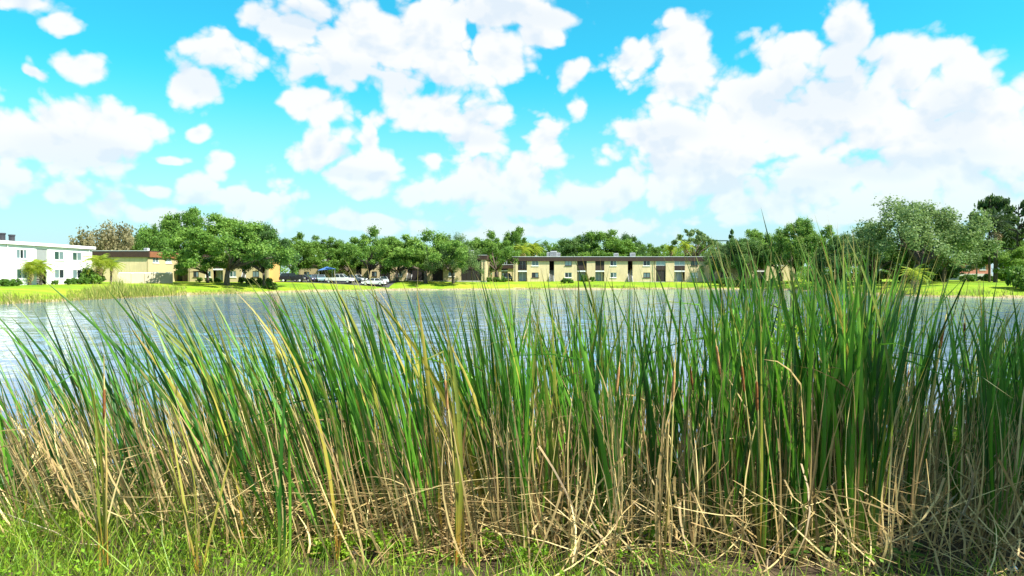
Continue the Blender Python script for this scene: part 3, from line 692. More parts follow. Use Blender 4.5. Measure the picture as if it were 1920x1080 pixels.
def make_kind(kind, var, mat):
    rg = np.random.default_rng(hash_(kind) + var * 17); r_ = rg
    if kind in ('oak', 'bright', 'dark', 'airy'):
        n = {'oak': 85 if var % 2 == 0 else 62, 'bright': 80, 'dark': 85, 'airy': 110}[kind]
        d = rg.normal(size=(n, 3)); d /= np.linalg.norm(d, axis=1)[:, None]; d[:, 2] = np.abs(d[:, 2]) * 1.12 - .50
        rad_ = rg.uniform(.35, .92, n) ** .7
        cen = d * rad_[:, None] * np.array([.90, .90, .47]) + np.array([0, 0, .50])
        cen[:, 2] += .05 * np.sin(cen[:, 0] * 7 + var)
        rr = rg.uniform(.08, .19, n) * (1.15 if kind == 'dark' else 1.); cnt = (rr / .14 * {'oak': 330, 'bright': 330, 'dark': 340, 'airy': 210}[kind]).astype(int)
        V, F, t = leaf_cloud(cen, rr, cnt, (.0165 if kind != 'airy' else .0145), rg, flat=.45 if kind != 'airy' else .6, shell_=.25, squash=.62)
        hi = cen[np.argsort(-rr)[:9]]
        tr = limbs(.045, (rg.uniform(-.06, .06), 0, .24), hi, rg)
    elif kind == 'pine':
        n = 16; z = np.concatenate([rg.uniform(.62, .97, 11), rg.uniform(.35, .62, 5)]); a = rg.uniform(0, 6.28, n); q = (1.05 - z) * 1.1 * rg.uniform(.4, 1.2, n) + .12
        cen = np.stack([np.cos(a) * q, np.sin(a) * q, z], 1); rr = rg.uniform(.16, .32, n)
        V, F, t = leaf_cloud(cen, rr, (rr * 900).astype(int), .035, rg, flat=.28, shell_=.2)
        tr = MB().tube([(0, 0, -.02), (.03, 0, .5), (.0, 0, .96)], [.055, .042, .012], 8)
        for c in cen: tr.tube([(0.02, 0, c[2] - .04), tuple(c)], [.018, .006], 5)
    elif kind == 'conifer':
        z = rg.uniform(.15, 1, 40); a = rg.uniform(0, 6.28, 40); q = (1.02 - z) * .75
        cen = np.stack([np.cos(a) * q, np.sin(a) * q, z], 1); rr = rg.uniform(.12, .22, 40) * (1.25 - z)
        V, F, t = leaf_cloud(cen, rr, np.full(40, 130), .03, rg, flat=.5, shell_=.2, droop=.3)
        tr = MB().tube([(0, 0, -.02), (0, 0, .97)], [.06, .01], 8)
    elif kind == 'umbrella':
        n = 34; a = rg.uniform(0, 6.28, n); q = np.sqrt(rg.random(n)) * .85
        cen = np.stack([np.cos(a) * q, np.sin(a) * q, .90 - .28 * q ** 2 + rg.uniform(-.05, .03, n)], 1); rr = rg.uniform(.09, .18, n)
        V, F, t = leaf_cloud(cen, rr, (rr * 850).astype(int), .026, rg, flat=.35, shell_=.2)
        tr = limbs(.045, (.05, 0, .38), cen[:14], rg)
    elif kind == 'olive':
        n = 44; d = rg.normal(size=(n, 3)); d /= np.linalg.norm(d, axis=1)[:, None]; d[:, 2] = np.abs(d[:, 2])
        cen = d * rg.uniform(.4, .9, n)[:, None] * np.array([.85, .85, .5]) + np.array([0, 0, .42]); rr = rg.uniform(.10, .18, n)
        V, F, t = leaf_cloud(cen, rr, np.full(n, 150), .022, rg, flat=1.0, shell_=.15, droop=1.4)
        tr = limbs(.05, (0, 0, .2), cen[:22], rg, n=5)
    elif kind == 'shrub':
        n = 26; d = rg.normal(size=(n, 3)); d /= np.linalg.norm(d, axis=1)[:, None]; d[:, 2] = np.abs(d[:, 2])
        cen = d * rg.uniform(.3, .8, n)[:, None] * np.array([.85, .85, .7]) + np.array([0, 0, .12]); rr = rg.uniform(.16, .30, n)
        V, F, t = leaf_cloud(cen, rr, (rr * 620).astype(int), .055, rg, shell_=.4); V[:, 2] = np.maximum(V[:, 2], 0)
        tr = MB()
        for c in cen[:7]: tr.tube([(0, 0, -.05), tuple(c * .9)], [.03, .01], 5)
    if kind not in ('shrub',):
        V[:, :2] /= np.percentile(np.abs(V[:, :2]), 98.5); k = np.percentile(V[:, 2], 99.7); V[:, 2] = V[:, 2] / k
        if kind in ('oak', 'bright', 'dark', 'airy'): V[:, 2] = 1 - (1 - V[:, 2]) * 1.12; V[:, 2] = np.maximum(V[:, 2], .06)
    crown = mesh_np('crown', V, F, M[mat], tint=t); trunk = tr.mesh('trunk', M['bark'], True)
    KINDS[(kind, var)] = (crown, trunk)
def hash_(s): return sum(ord(c) * (i + 3) for i, c in enumerate(s))
for k, nv, mt in (('oak', 4, 'oak_leaf'), ('bright', 2, 'bright_leaf'), ('dark', 3, 'dark_leaf'), ('airy', 2, 'airy_leaf'), ('pine', 2, 'pine_leaf'), ('conifer', 1, 'dark_leaf'), ('umbrella', 1, 'airy_leaf'), ('olive', 1, 'olive_leaf'), ('shrub', 3, 'shrub_leaf')):
    for v in range(nv): make_kind(k, v, mt)
def tree(px, top, hw, D, kind, var, label, name='oak_tree', cat='tree', group='trees along the far bank', lift=None, wide=1.):
    p = drop(px, D) if lift is None else Vector((ray(px, 540)[0] * D, D, lift))
    h = at(px, top, D).z - p.z; r = hw / FPX * D * (1.0 if kind in ('pine', 'conifer', 'shrub', 'umbrella') else 1.12)
    root = tag(empty(name, p, rnd.uniform(0, 6.28)), label, cat, group)
    c, t = KINDS[(kind, var)]
    for nm, me in (('crown', c), ('trunk', t)):
        o = link(nm if kind != 'shrub' else {'crown': 'foliage', 'trunk': 'stem'}[nm], me, root); o.scale = (r, r * wide, h)
    return root
T = tree
# left
T(208, 419, 56, 158, 'olive', 0, 'olive brown wispy tree rising behind the flat tan roof', 'willow_tree')
T(283, 423, 30, 160, 'oak', 1, 'small round green tree poking up behind the tan roof')
T(262, 440, 30, 170, 'dark', 1, 'dark tree just above the tan roof left of the big oak')
T(345, 393, 62, 150, 'oak', 0, 'tallest oak at the left, rising behind the tan building corner')
T(425, 405, 92, 124, 'oak', 2, 'big spreading oak with a forked trunk on the left lawn')
T(495, 421, 52, 130, 'dark', 0, 'dark rounded oak hanging over the water right of the big oak')
T(390, 455, 48, 130, 'oak', 3, 'lower bushy oak left of the forked trunk')
T(318, 470, 28, 158, 'dark', 2, 'dark tree beside the end of the tan building')
T(548, 438, 52, 160, 'bright', 0, 'bright green oak just left of the parked cars')
T(608, 444, 50, 168, 'bright', 1, 'light green oak above the white pickup')
T(655, 452, 40, 172, 'oak', 3, 'pale oak behind the white cars')
T(690, 428, 54, 155, 'oak', 1, 'oak with a dark leaning trunk right of the white pickup')
T(745, 448, 50, 158, 'oak', 0, 'wide oak filling the gap right of the parked cars')
T(798, 432, 66, 156, 'oak', 3, 'broad domed oak in the middle of the mid-bank row')
T(850, 440, 48, 158, 'airy', 1, 'grey green oak at the right end of the mid-bank dome')
T(893, 447, 38, 176, 'oak', 2, 'oak above the dark screened balconies')
T(932, 434, 42, 172, 'oak', 1, 'tall oak left of the long tan building')
T(966, 428, 34, 190, 'oak', 0, 'tall narrow oak over the left end of the long roof', wide=.9)
T(918, 462, 36, 190, 'dark', 1, 'dark oak low behind the brown block')
for i, (px, top, hw, D, k, v, lab) in enumerate([
    (1015, 455, 36, 205, 'oak', 3, 'low oak behind the long roof beside the yellow palms'),
    (1052, 452, 34, 210, 'oak', 1, 'oak behind the rooftop air conditioners'),
    (1088, 438, 46, 205, 'dark', 0, 'dark spreading oak above the left half of the long roof'),
    (1138, 434, 56, 200, 'oak', 2, 'large domed oak above the middle of the long roof'),
    (1178, 441, 34, 205, 'dark', 2, 'dark oak right of the large dome behind the long roof'),
    (1205, 458, 34, 215, 'oak', 0, 'low oak at the dip in the treeline'),
    (1238, 462, 30, 215, 'bright', 0, 'short pale tree left of the roofline palms'),
    (1330, 452, 36, 200, 'oak', 3, 'leafy oak right of the umbrella shaped tree')]):
    T(px, top, hw, D, k, v, lab, group='trees behind the long building')
T(1300, 430, 38, 195, 'umbrella', 0, 'airy umbrella shaped tree above the long roof', 'umbrella_tree')
T(1372, 431, 20, 190, 'conifer', 0, 'dark pointed conifer in the right treeline', 'conifer_tree')
T(1352, 455, 34, 166, 'airy', 0, 'grey green oak hiding the right end of the long building')
T(1392, 448, 40, 164, 'dark', 1, 'dark oak with a leaning trunk right of the long building')
T(1420, 431, 44, 180, 'oak', 0, 'rounded oak behind the dark leaning one')
T(1465, 440, 42, 162, 'oak', 1, 'oak before the last tan wall on the right')
T(1492, 412, 42, 158, 'oak', 2, 'tall oak left of the big airy tree, first of the pair')
T(1535, 414, 46, 150, 'oak', 3, 'tall oak touching the big airy tree')
T(1580, 440, 44, 140, 'dark', 0, 'dark oak in the shade left of the big airy tree')
T(1640, 428, 52, 132, 'oak', 1, 'mid green oak at the foot of the big airy tree')
T(1715, 376, 112, 122, 'airy', 0, 'big airy grey green tree dominating the right bank', 'spreading_tree')
T(1768, 398, 52, 128, 'airy', 1, 'right hand companion of the big airy tree', 'spreading_tree')
T(1700, 470, 70, 138, 'dark', 2, 'dark undergrowth oak below the big airy tree')
T(1855, 367, 38, 135, 'pine', 0, 'tall pine with clumped needles near the right edge', 'pine_tree')
T(1908, 377, 40, 130, 'pine', 1, 'pine at the very right edge with a bare trunk', 'pine_tree')
T(1880, 440, 60, 150, 'dark', 0, 'dark oak behind the pines at the right edge')
T(1762, 492, 34, 150, 'dark', 1, 'low dark tree right of the airy tree before the brick house')
T(1930, 455, 50, 125, 'oak', 2, 'oak cut by the right edge of the picture')
# shrubs and hedges
def S(px, top, hw, D, var, label, mat=None, name='shrub', wide=1.):
    r = T(px, top, hw, D, 'shrub', var, label, name, 'shrub', 'shrubs on the far bank', wide=wide)
    return r
for i, (px, w_) in enumerate([(-12, 22), (10, 20), (30, 18)]): S(px, 514 + i, w_, 90 + i * 2, i, ['clipped hedge shrub cut by the left edge', 'dark green hedge shrub by the white wall', 'hedge shrub ending the row by the small palm'][i])
S(130, 517, 11, 104, 0, 'small round clipped shrub by the white wall'); S(103, 521, 9, 104, 1, 'low thin bush below the white wall window')
S(175, 488, 32, 112, 2, 'large grey green bush at the corner of the white building'); S(150, 512, 22, 108, 1, 'dense low bush at the foot of the white corner')
for i, px in enumerate([375, 392, 408]): S(px, 516, 10, 136, i, ['first of three low shrubs by the ochre wall', 'second of three low shrubs by the ochre wall', 'third of three low shrubs by the ochre wall'][i])
for i, px in enumerate([455, 470, 486, 505]): S(px, 514, 12, 134 - i, i % 3, ['dark shrub right of the forked oak trunk', 'dark shrub in the shade of the big oak', 'dark shrub left of the overhanging oak', 'dark shrub under the overhanging oak'][i])
S(508, 524, 18, 127, 2, 'dark bush hanging over the bank under the overhanging oak')
for i, px in enumerate([915, 930, 945]): S(px, 516 - i % 2, 12, 166, i, ['dark shrub by the cream end wall', 'dark shrub left of the grey car', 'dark shrub touching the grey car'][i])
S(1060, 517, 11, 162, 0, 'round dark green bush alone on the bright lawn'); S(1070, 519, 8, 162, 1, 'yellowish bush beside the dark round one')
S(1096, 509, 11, 166, 2, 'tall green bush before the second patio'); S(1110, 515, 10, 166, 0, 'lower bush before the second patio')
for i, px in enumerate([1350, 1366, 1384, 1402, 1425, 1448]): S(px, 515 - (i * 7) % 5, 13, 158 - i, i % 3, ['low shrub at the last stair gap', 'shrub beside the orange flowers', 'shrub under the leaning oak', 'shrub right of the leaning trunk', 'shrub before the shaded tan wall', 'shrub ending the row before the tan wall'][i])
for i, px in enumerate([1530, 1570, 1612, 1650, 1690, 1740, 1775, 1815, 1850, 1885, 1920]):
    S(px, (492 + (i * 5) % 9) if px not in (1815, 1850) else 507, 30 if px not in (1815, 1850) else 22, 140 + (i % 3) * 3, i % 3, f'dark hedge shrub {["left of the shaded jetty", "above the shaded bank", "behind the tall cattail blades", "left of the fan palm", "behind the fan palm", "right of the fan palm", "at the back of the lawn", "below the brick house", "below the dark palm", "at the lawn end", "at the right edge"][i]}')
S(1905, 478, 34, 101, 0, 'bright green bush at the right edge above the water', wide=.8); S(1925, 500, 30, 99, 1, 'lower bright bush cut by the right edge')

# palms
def frond_mesh(mat, droop=.8, n=9):
    V = []; F = []; t = []
    for i in range(n + 1):
        s = i / n; V.append((s * .92, 0, .32 * math.sin(s * 2.2) - droop * s * s * .6))
    k = n + 1
    for i in range(1, n + 1):
        p = Vector(V[i]); L = .34 * math.sin(min(1, i / n * 1.15) * 2.6) + .10
        for sy in (-1, 1):
            tip = p + Vector((.16, sy * L, -.16 - .10 * rnd.random())); a = p - Vector((.035, 0, 0)); b = p + Vector((.035, 0, 0))
            F.append((len(V), len(V) + 1, len(V) + 2)); V += [tuple(a), tuple(b), tuple(tip)]
    F.append((0, 1, 2))
    for i in range(0, n): F.append((i, i + 1, min(i + 2, n)))
    F = [f for f in F if len(set(f)) == 3]
    return mesh_np('frond', V, F, M[mat], tint=[rnd.random()] * len(V))
FR = {m_: [frond_mesh(m_, d) for d in (.6, .9, 1.2)] for m_ in ('palm_leaf', 'dark_palm_leaf', 'dry_thatch')}
def palm(px, crown_py, D, size, label, mat='palm_leaf', n=26, name='fan_palm', base=None):
    p = drop(px, D) if base is None else base; zc = at(px, crown_py, D).z - p.z
    root = tag(empty(name, p), label, 'palm', 'palms on the far bank')
    tr = MB().tube([(0, 0, -.2), (.06, 0, zc * .5), (0, 0, zc)], [size * .10, size * .085, size * .09], 8).build('trunk', M['bark'], root)
    for i in range(n):
        me = FR[mat][i % 3]; o = link('frond', me, root); a = i * 2.4 + rnd.random() * .5; e = -R(68) + R(100) * (i / n)
        o.matrix_basis = Matrix.Translation((0, 0, zc)) @ Matrix.Rotation(a, 4, 'Z') @ Matrix.Rotation(e, 4, 'Y') @ Matrix.Scale(size * rnd.uniform(.85, 1.1), 4)
    for i in range(5 if size > 2 else 2):
        o = link('dead_frond', FR['dry_thatch'][i % 3], root); o.matrix_basis = Matrix.Translation((0, 0, zc - .05 * size)) @ Matrix.Rotation(i * 1.3, 4, 'Z') @ Matrix.Rotation(R(62), 4, 'Y') @ Matrix.Scale(size * .7, 4)
    return root
palm(980, 471, 186, 2.6, 'yellow green palm above the left end of the long roof'); palm(1001, 468, 190, 2.6, 'second yellow green palm above the left end of the long roof')
palm(1257, 468, 196, 1.9, 'small palm above the long roof, left of the pair'); palm(1285, 464, 190, 2.4, 'larger palm above the long roof, right of the pair')
palm(56, 507, 99, 1.9, 'small yellow green palm left of the white building arch'); palm(76, 504, 100, 1.7, 'small palm directly before the white building arch')
palm(186, 497, 112, 2.1, 'yellow green palm behind the corner bush'); palm(208, 500, 113, 1.7, 'lower yellowing palm right of the corner bush')
palm(1715, 519, 104, 2.1, 'stubby fan palm with yellow fronds on the right bank', n=16)
palm(1866, 428, 128, 3.6, 'dark shaggy palm beside the tall pine', 'dark_palm_leaf', 26)
palm(1258, 470, 205, 1.6, 'palm top half hidden behind the smaller roofline palm', n=12)

# ------------------------------------------------------------------ reeds and rough grass along the far bank
def strips(base, tip, width, mat, name, seg=3, bend=.15, rg=nrg, facing=None):
    """many thin curved blades as one mesh"""
    n = len(base); base = np.asarray(base, float); tip = np.asarray(tip, float); s = np.linspace(0, 1, seg + 1)
    side = rg.normal(size=(n, 3)) * np.array([1, .5, .15]); side[:, 0] += np.sign(side[:, 0]) * .4
    side /= np.linalg.norm(side, axis=1)[:, None]
    sag = rg.normal(size=(n, 3)) * np.array([1, 1, .3]) * bend * np.linalg.norm(tip - base, axis=1)[:, None]
    V = []
    for q in s:
        c = base + (tip - base) * q + sag * (q * (1 - q)); w = (np.asarray(width) * (1 - q ** 2 * .92) * .5)[:, None]
        V += [c - side * w, c + side * w]
    V = np.stack(V, 1)                       # n, 2(seg+1), 3
    m_ = 2 * (seg + 1); F = np.array([[2 * i, 2 * i + 1, 2 * i + 3, 2 * i + 2] for i in range(seg)])
    F = (np.arange(n)[:, None, None] * m_ + F[None]).reshape(-1, 4)
    uv = np.tile(np.stack([np.tile([0, 1], seg + 1), np.repeat(s, 2)], 1), (n, 1))
    return mesh_np(name, V.reshape(-1, 3), F, M[mat], uv=uv, tint=np.repeat(rg.random(n), m_))
def far_reeds():
    B = []; Tp = []; Wd = []
    def add(pxa, pxb, n, da, db, h0, h1, w):
        px = nrg.uniform(pxa, pxb, n); u = (px - 960) / FPX
        Yv = np.interp(px, [0, 100, 240, 340, 470, 640, 850, 1000, 1390, 1500, 1600, 1750, 1920], [72.4, 79.8, 93, 105.7, 118.5, 139.7, 150, 156, 156, 140, 118, 99, 95]) + da + (db - da) * nrg.random(n) ** 1.3
        x = u * Yv; h = nrg.uniform(h0, h1, n) * (.75 + .35 * np.sin(px * .09) * np.sin(px * .031 + 1)) * np.clip(np.minimum(px - pxa, pxb - px) / 55, .25, 1); z = np.maximum(ground_z(x, Yv), -.2)
        B.extend(np.stack([x, Yv, z - .05], 1)); Tp.extend(np.stack([x + nrg.normal(-.12, .2, n) * h, Yv + nrg.normal(0, .12, n) * h, z + h], 1)); Wd.extend(w * nrg.uniform(.6, 1.3, n))
    add(125, 350, 2600, -.5, 7, .7, 2.0, .06); add(-60, 140, 1100, -.5, 3.5, .3, .9, .06); add(340, 480, 900, -.6, 2.5, .3, .9, .06)
    add(940, 1400, 1500, -.4, 1.6, .2, .55, .08); add(1500, 1960, 1000, -.5, 2.2, .3, .9, .06); add(480, 940, 500, -.3, 1.2, .15, .5, .07)
    tag(link('bank_reeds', strips(B, Tp, Wd, 'far_reed', 'bank_reeds')), 'yellow green reeds and rough grass along the far waterline', 'reeds', kind='stuff')
far_reeds()

def treeline():
    n = 900; px = nrg.uniform(-150, 2080, n); D = nrg.uniform(215, 260, n); x = (px - 960) / FPX * D
    top = np.interp(px, [-150, 300, 700, 1000, 1220, 1400, 1600, 2080], [476, 464, 456, 458, 464, 458, 456, 450]); ztop = CAMZ + (517 - top) / FPX * D
    cen = np.stack([x, D, 1.8 + nrg.random(n) ** .7 * (ztop - 1.8)], 1)
    k = 420; px2 = nrg.uniform(-150, 2080, k); D2 = nrg.uniform(212, 250, k); low_ = np.stack([(px2 - 960) / FPX * D2, D2, nrg.uniform(1.8, 5.0, k)], 1)
    keep = (px2 < 1790) | (px2 > 1870); cen = np.concatenate([cen, low_[keep]]); n = len(cen)
    V, F, t = leaf_cloud(cen, nrg.uniform(1.4, 2.8, n), np.full(n, 130), .26, nrg, flat=.7)
    tag(link('treeline', mesh_np('treeline', V, F, M['oak_leaf'], tint=t)), 'dark wood closing the view behind the buildings', 'wood', kind='stuff')
treeline()
# ------------------------------------------------------------------ near bank: cattails
def blade_mesh(mat, ratio, bend, roll, twist, kink=None, seg=9, fold=.28):
    """unit-length leaf along +Z, bending to +X; returns mesh and tip"""
    s = np.linspace(0, 1, seg + 1); V = []; pos = Vector((0, 0, 0)); d0 = 0.; prev = 0.
    pts = [Vector((0, 0, 0))]; dirs = []
    for i in range(seg):
        q = (s[i] + s[i + 1]) / 2; a = bend * 1.8 * q ** 1.3
        if kink and q > kink[0]: a += kink[1] + (q - kink[0]) * 1.6
        d = Vector((math.sin(a), 0, math.cos(a))); dirs.append(d); pts.append(pts[-1] + d / seg)
    dirs.append(dirs[-1]); uv = []
    for i in range(seg + 1):
        q = s[i]; w = ratio * .5 * (.62 + .38 * min(1, q * 4)) * (1 if q < .58 else max(.02, (1 - (q - .58) / .42) ** .7))
        a = roll + twist * q; t = dirs[i]; y = Vector((0, 1, 0)); x = y.cross(t).normalized()
        side = y * math.cos(a) + x * math.sin(a); nor = t.cross(side)
        V += [tuple(pts[i] - side * w), tuple(pts[i] + nor * w * fold), tuple(pts[i] + side * w)]; uv += [(0, q), (.5, q), (1, q)]
    F = []
    for i in range(seg):
        b = 3 * i; F += [(b, b + 1, b + 4, b + 3), (b + 1, b + 2, b + 5, b + 4)]
    return mesh_np('leaf', V, F, M[mat], True, uv=uv, tint=[rnd.random()] * len(V)), pts[-1], ratio
LEAF = {}
for mt in ('reed_green', 'reed_lime', 'reed_yellow', 'reed_brown', 'reed_dry'):
    dry = mt in ('reed_dry', 'reed_brown'); L_ = []
    for i in range(18):
        L_.append(blade_mesh(mt, rnd.uniform(.009, .0185) * (.75 if dry else 1.), rnd.choice([.03, .08, .14, .22, .3, .4]), rnd.uniform(0, 3.14), rnd.uniform(-1.6, 1.6)))
    K_ = []
    for i in range(12):
        K_.append(blade_mesh(mt, rnd.uniform(.006, .011), rnd.uniform(.05, .2), rnd.uniform(0, 3.14), rnd.uniform(-1, 1), kink=(rnd.uniform(.45, .85), rnd.uniform(.5, 2.0))))
    LEAF[mt] = (L_, K_)
def place_leaf(parent, off, tip, mt, name='leaf', kinked=False, az_jit=.25):
    """leaf from off to tip (both relative to the plant's base)"""
    v = tip - off; pool = LEAF[mt][1 if kinked else 0]
    for _ in range(12):
        me, mtip, ratio = rnd.choice(pool)
        if .012 < ratio * v.length < .030: break
    az = math.atan2(v.y, v.x) + rnd.gauss(0, az_jit); tilt = math.atan2(math.hypot(v.x, v.y), v.z)
    o = link(name, me, parent)
    if kinked:
        o.matrix_basis = Matrix.Translation(off) @ Matrix.Rotation(az, 4, 'Z') @ Matrix.Rotation(tilt * .7, 4, 'Y') @ Matrix.Scale(v.length * 1.1, 4)
    else:
        al = math.atan2(mtip.x, mtip.z)
        o.matrix_basis = Matrix.Translation(off) @ Matrix.Rotation(az, 4, 'Z') @ Matrix.Rotation(tilt - al, 4, 'Y') @ Matrix.Scale(v.length / mtip.length, 4)
    return o
SPIKE = {}
for mt in ('seed_head', 'seed_head_old'):
    SPIKE[mt] = MB().tube([(0, 0, 0), (0, 0, .012), (0, 0, .06), (0, 0, .14), (0, 0, .175), (0, 0, .185)], [.004, .008, .0092, .009, .007, .003], 9).mesh('seed_spike', M[mt], True)
def seed_stalk(parent, tip, mt='seed_head', smat='reed_yellow'):
    """tip relative to the base: top of the spike"""
    st = MB().tube([(0, 0, 0), tuple(tip * .5 + Vector((.01, 0, 0))), tuple(tip * .985)], [.007, .0055, .003], 6).build('stalk', M['stalk'], parent, True)
    L = tip.length; o = link('seed_spike', SPIKE[mt], parent); d = tip.normalized()
    o.matrix_basis = Matrix.Translation(tip - d * .24) @ d.to_track_quat('Z', 'Y').to_matrix().to_4x4() @ Matrix.Scale(rnd.uniform(.75, 1.0), 4)
    MB().tube([tuple(tip - d * .06), tuple(tip + d * .10)], [.003, .0015], 5).build('spike_tip', M['stalk'], parent)
n = NB('stalk'); n.base(n.ramp(n.noise(4, 3, .5), [(.3, (.24, .24, .06)), (.7, (.42, .30, .10))]), .6, .3)

ZONES = [(-9e9, 60, "below the white building's left half"), (60, 160, "below the white building's arch"), (160, 250, "below the white building's corner bush"), (250, 340, 'before the low garden wall'),
         (340, 430, 'left of the forked oak trunk'), (430, 520, 'below the overhanging dark oak'), (520, 610, 'before the dark parked cars'), (610, 700, 'before the white pickup'),
         (700, 790, 'before the broad domed oak'), (790, 880, 'before the brown block'), (880, 970, 'left of the long tan building'), (970, 1050, "before the long building's leftmost balcony"),
         (1050, 1130, 'behind which the round lawn bush shows'), (1130, 1200, 'before the second stair gap'), (1200, 1290, "before the long building's white windows"), (1290, 1370, "before the long building's right end"),
         (1370, 1450, 'before the dark leaning oak'), (1450, 1540, 'by the pale leafy sapling'), (1540, 1620, 'among the tallest blades'), (1620, 1700, 'left of the fan palm'),
         (1700, 1780, 'below the fan palm'), (1780, 1860, 'before the sunny right lawn'), (1860, 9e9, 'at the right edge')]
def zone(px): return next(z for a, b, z in ZONES if a <= px < b)
GROUP = 'cattails standing along the near bank'
def px_of(v):   # picture column and row of a point
    dy = v.y * math.cos(TH) - (v.z - CAMZ) * math.sin(TH); up = v.y * math.sin(TH) + (v.z - CAMZ) * math.cos(TH)
    return 960 + FPX * v.x / dy, 540 - FPX * up / dy
def hero(bx, by, tips, mt, label, extra=(), spikes=(), dz=.10, name='cattail'):
    b = ground_hit(bx, by)
    if b.y > 6.1: b = drop(bx, 6.1)
    root = tag(empty(name, b), label, 'cattail', GROUP)
    for (x, y) in tips:
        t = at(x, y, b.y + rnd.gauss(0, .22)) - b
        place_leaf(root, Vector((rnd.gauss(0, .018), rnd.gauss(0, .018), -.02)), t, mt if rnd.random() < .85 else rnd.choice(['reed_yellow', 'reed_lime']), az_jit=.1)
    for (x, y, m2, kk) in extra:
        t = at(x, y, b.y + rnd.gauss(0, .15)) - b; place_leaf(root, Vector((rnd.gauss(0, .018), rnd.gauss(0, .018), -.02)), t, m2, kinked=kk, name='dry_leaf' if m2 == 'reed_dry' else 'leaf')
    for (x, y, sm) in spikes: seed_stalk(root, at(x, y, b.y) - b, sm)
    return root
D_ = 'reed_dry'
hero(447, 985, [(345, 535), (300, 552), (330, 570), (365, 548), (385, 585), (268, 572), (250, 596), (312, 605), (355, 635), (400, 620), (330, 660), (375, 690)], 'reed_lime', 'bright green cattail fan leaning left below the big oak')
hero(197, 1068, [(112, 590), (150, 660), (176, 690), (205, 618), (165, 760)], 'reed_yellow', 'yellowing cattail with orange base and a brown spike, front left', [(120, 700, D_, False), (230, 820, D_, True)], [(195, 700, 'seed_head')])
hero(372, 1072, [(285, 665), (305, 720), (262, 730), (330, 770), (440, 830), (355, 850)], 'reed_yellow', 'spreading yellow brown cattail just right of the orange based one', [(300, 760, D_, False), (420, 900, D_, True)])
hero(528, 1075, [(497, 800), (545, 640), (505, 850), (535, 780), (540, 690)], 'reed_green', 'thin lone green cattail at the front by the straw mat')
hero(745, 1000, [(640, 540), (602, 556), (665, 535), (700, 528), (722, 555), (680, 600), (562, 556), (622, 640), (655, 590), (705, 610), (735, 640)], 'reed_green', 'green cattail fan leaning left right of the straw mat', [(835, 702, 'reed_lime', False), (845, 760, 'reed_lime', True), (620, 745, 'reed_lime', True), (790, 770, 'reed_lime', True)], [(775, 700, 'seed_head_old')])
hero(862, 1060, [(832, 556), (852, 690), (872, 750), (838, 640)], 'reed_yellow', 'thin yellow cattail with an upright brown spike left of centre', [(890, 720, 'reed_brown', False)], [(833, 690, 'seed_head_old')])
hero(903, 1035, [(890, 750), (912, 690), (926, 790), (897, 632)], 'reed_green', 'green cattail with an ochre base left of centre')
hero(1016, 1010, [(1010, 540), (1022, 556), (1000, 615), (1036, 596), (1014, 680)], 'reed_green', 'tall straight green cattail at the centre front')
hero(1042, 1005, [(1062, 600), (1046, 690), (1030, 740)], 'reed_yellow', 'yellow based cattail touching the straight central one', [(1075, 760, 'reed_brown', False)])
hero(1120, 1030, [(1112, 720), (1130, 650), (1105, 800)], 'reed_yellow', 'amber cattail stalk right of centre', [(1135, 760, 'reed_brown', False), (1098, 790, D_, False)], [(1163, 670, 'seed_head_old')])
hero(1185, 1000, [(1150, 556), (1190, 538), (1170, 600), (1202, 636), (1140, 640), (1215, 580)], 'reed_green', 'dense green cattail left of the pale straw stalk')
hero(1243, 1068, [(1258, 690), (1250, 760)], 'reed_dry', 'pale straw coloured dead cattail standing upright at the front', [(1268, 715, D_, False), (1245, 740, D_, False), (1264, 780, D_, False), (1238, 860, D_, False)], [(1266, 668, 'seed_head_old')])
hero(1425, 1060, [(1410, 470), (1426, 500), (1440, 556), (1400, 600), (1470, 515), (1418, 640)], 'reed_green', 'tall cattail with a broad amber base in the shade', [(1432, 820, 'reed_yellow', False), (1415, 860, 'reed_yellow', False)], [(1388, 655, 'seed_head'), (1418, 690, 'seed_head')])
hero(1600, 1050, [(1600, 428), (1580, 440), (1622, 448), (1595, 500), (1640, 470), (1560, 478), (1610, 560)], 'reed_lime', 'tallest cattail, its bright blades rising over the treeline', [(1585, 640, 'reed_yellow', False), (1612, 760, 'reed_brown', False)])
hero(1692, 870, [(1752, 425), (1792, 478), (1842, 556), (1812, 578), (1770, 556), (1722, 536), (1690, 556), (1660, 556), (1632, 580), (1832, 600), (1782, 620), (1852, 536), (1742, 600), (1702, 520), (1655, 640), (1800, 650)], 'reed_green', 'large dark fanned cattail leaning right below the airy tree')
hero(1728, 880, [(1775, 520), (1815, 545), (1700, 590), (1850, 610), (1760, 640), (1735, 560), (1790, 590), (1870, 580)], 'reed_green', 'second dark fan close behind the large one')
hero(1815, 905, [(1872, 560), (1900, 572), (1862, 620), (1890, 600), (1835, 640), (1920, 590)], 'reed_lime', 'sunlit cattail in front of the right water', [(1812, 580, 'reed_brown', False), (1860, 660, 'reed_brown', True)], [(1808, 590, 'seed_head')])
hero(1900, 900, [(1915, 580), (1935, 560), (1890, 640), (1905, 690), (1925, 630)], 'reed_lime', 'bright cattail at the very right edge')
hero(130, 935, [(0, 640), (22, 676), (42, 650), (12, 720), (-20, 690), (60, 700)], 'reed_yellow', 'olive yellow cattail leaning hard left at the left edge', [(30, 760, D_, False), (-10, 700, D_, False)])
hero(1490, 1040, [(1470, 600), (1500, 560), (1515, 640), (1480, 700)], 'reed_green', 'shaded green cattail right of the amber based one', [(1505, 760, D_, False)])
hero(1335, 1000, [(1320, 540), (1350, 556), (1300, 600), (1340, 640), (1365, 590)], 'reed_green', 'full green cattail below the right end of the long roof', [(1310, 740, 'reed_brown', False)], [(1290, 660, 'seed_head')])
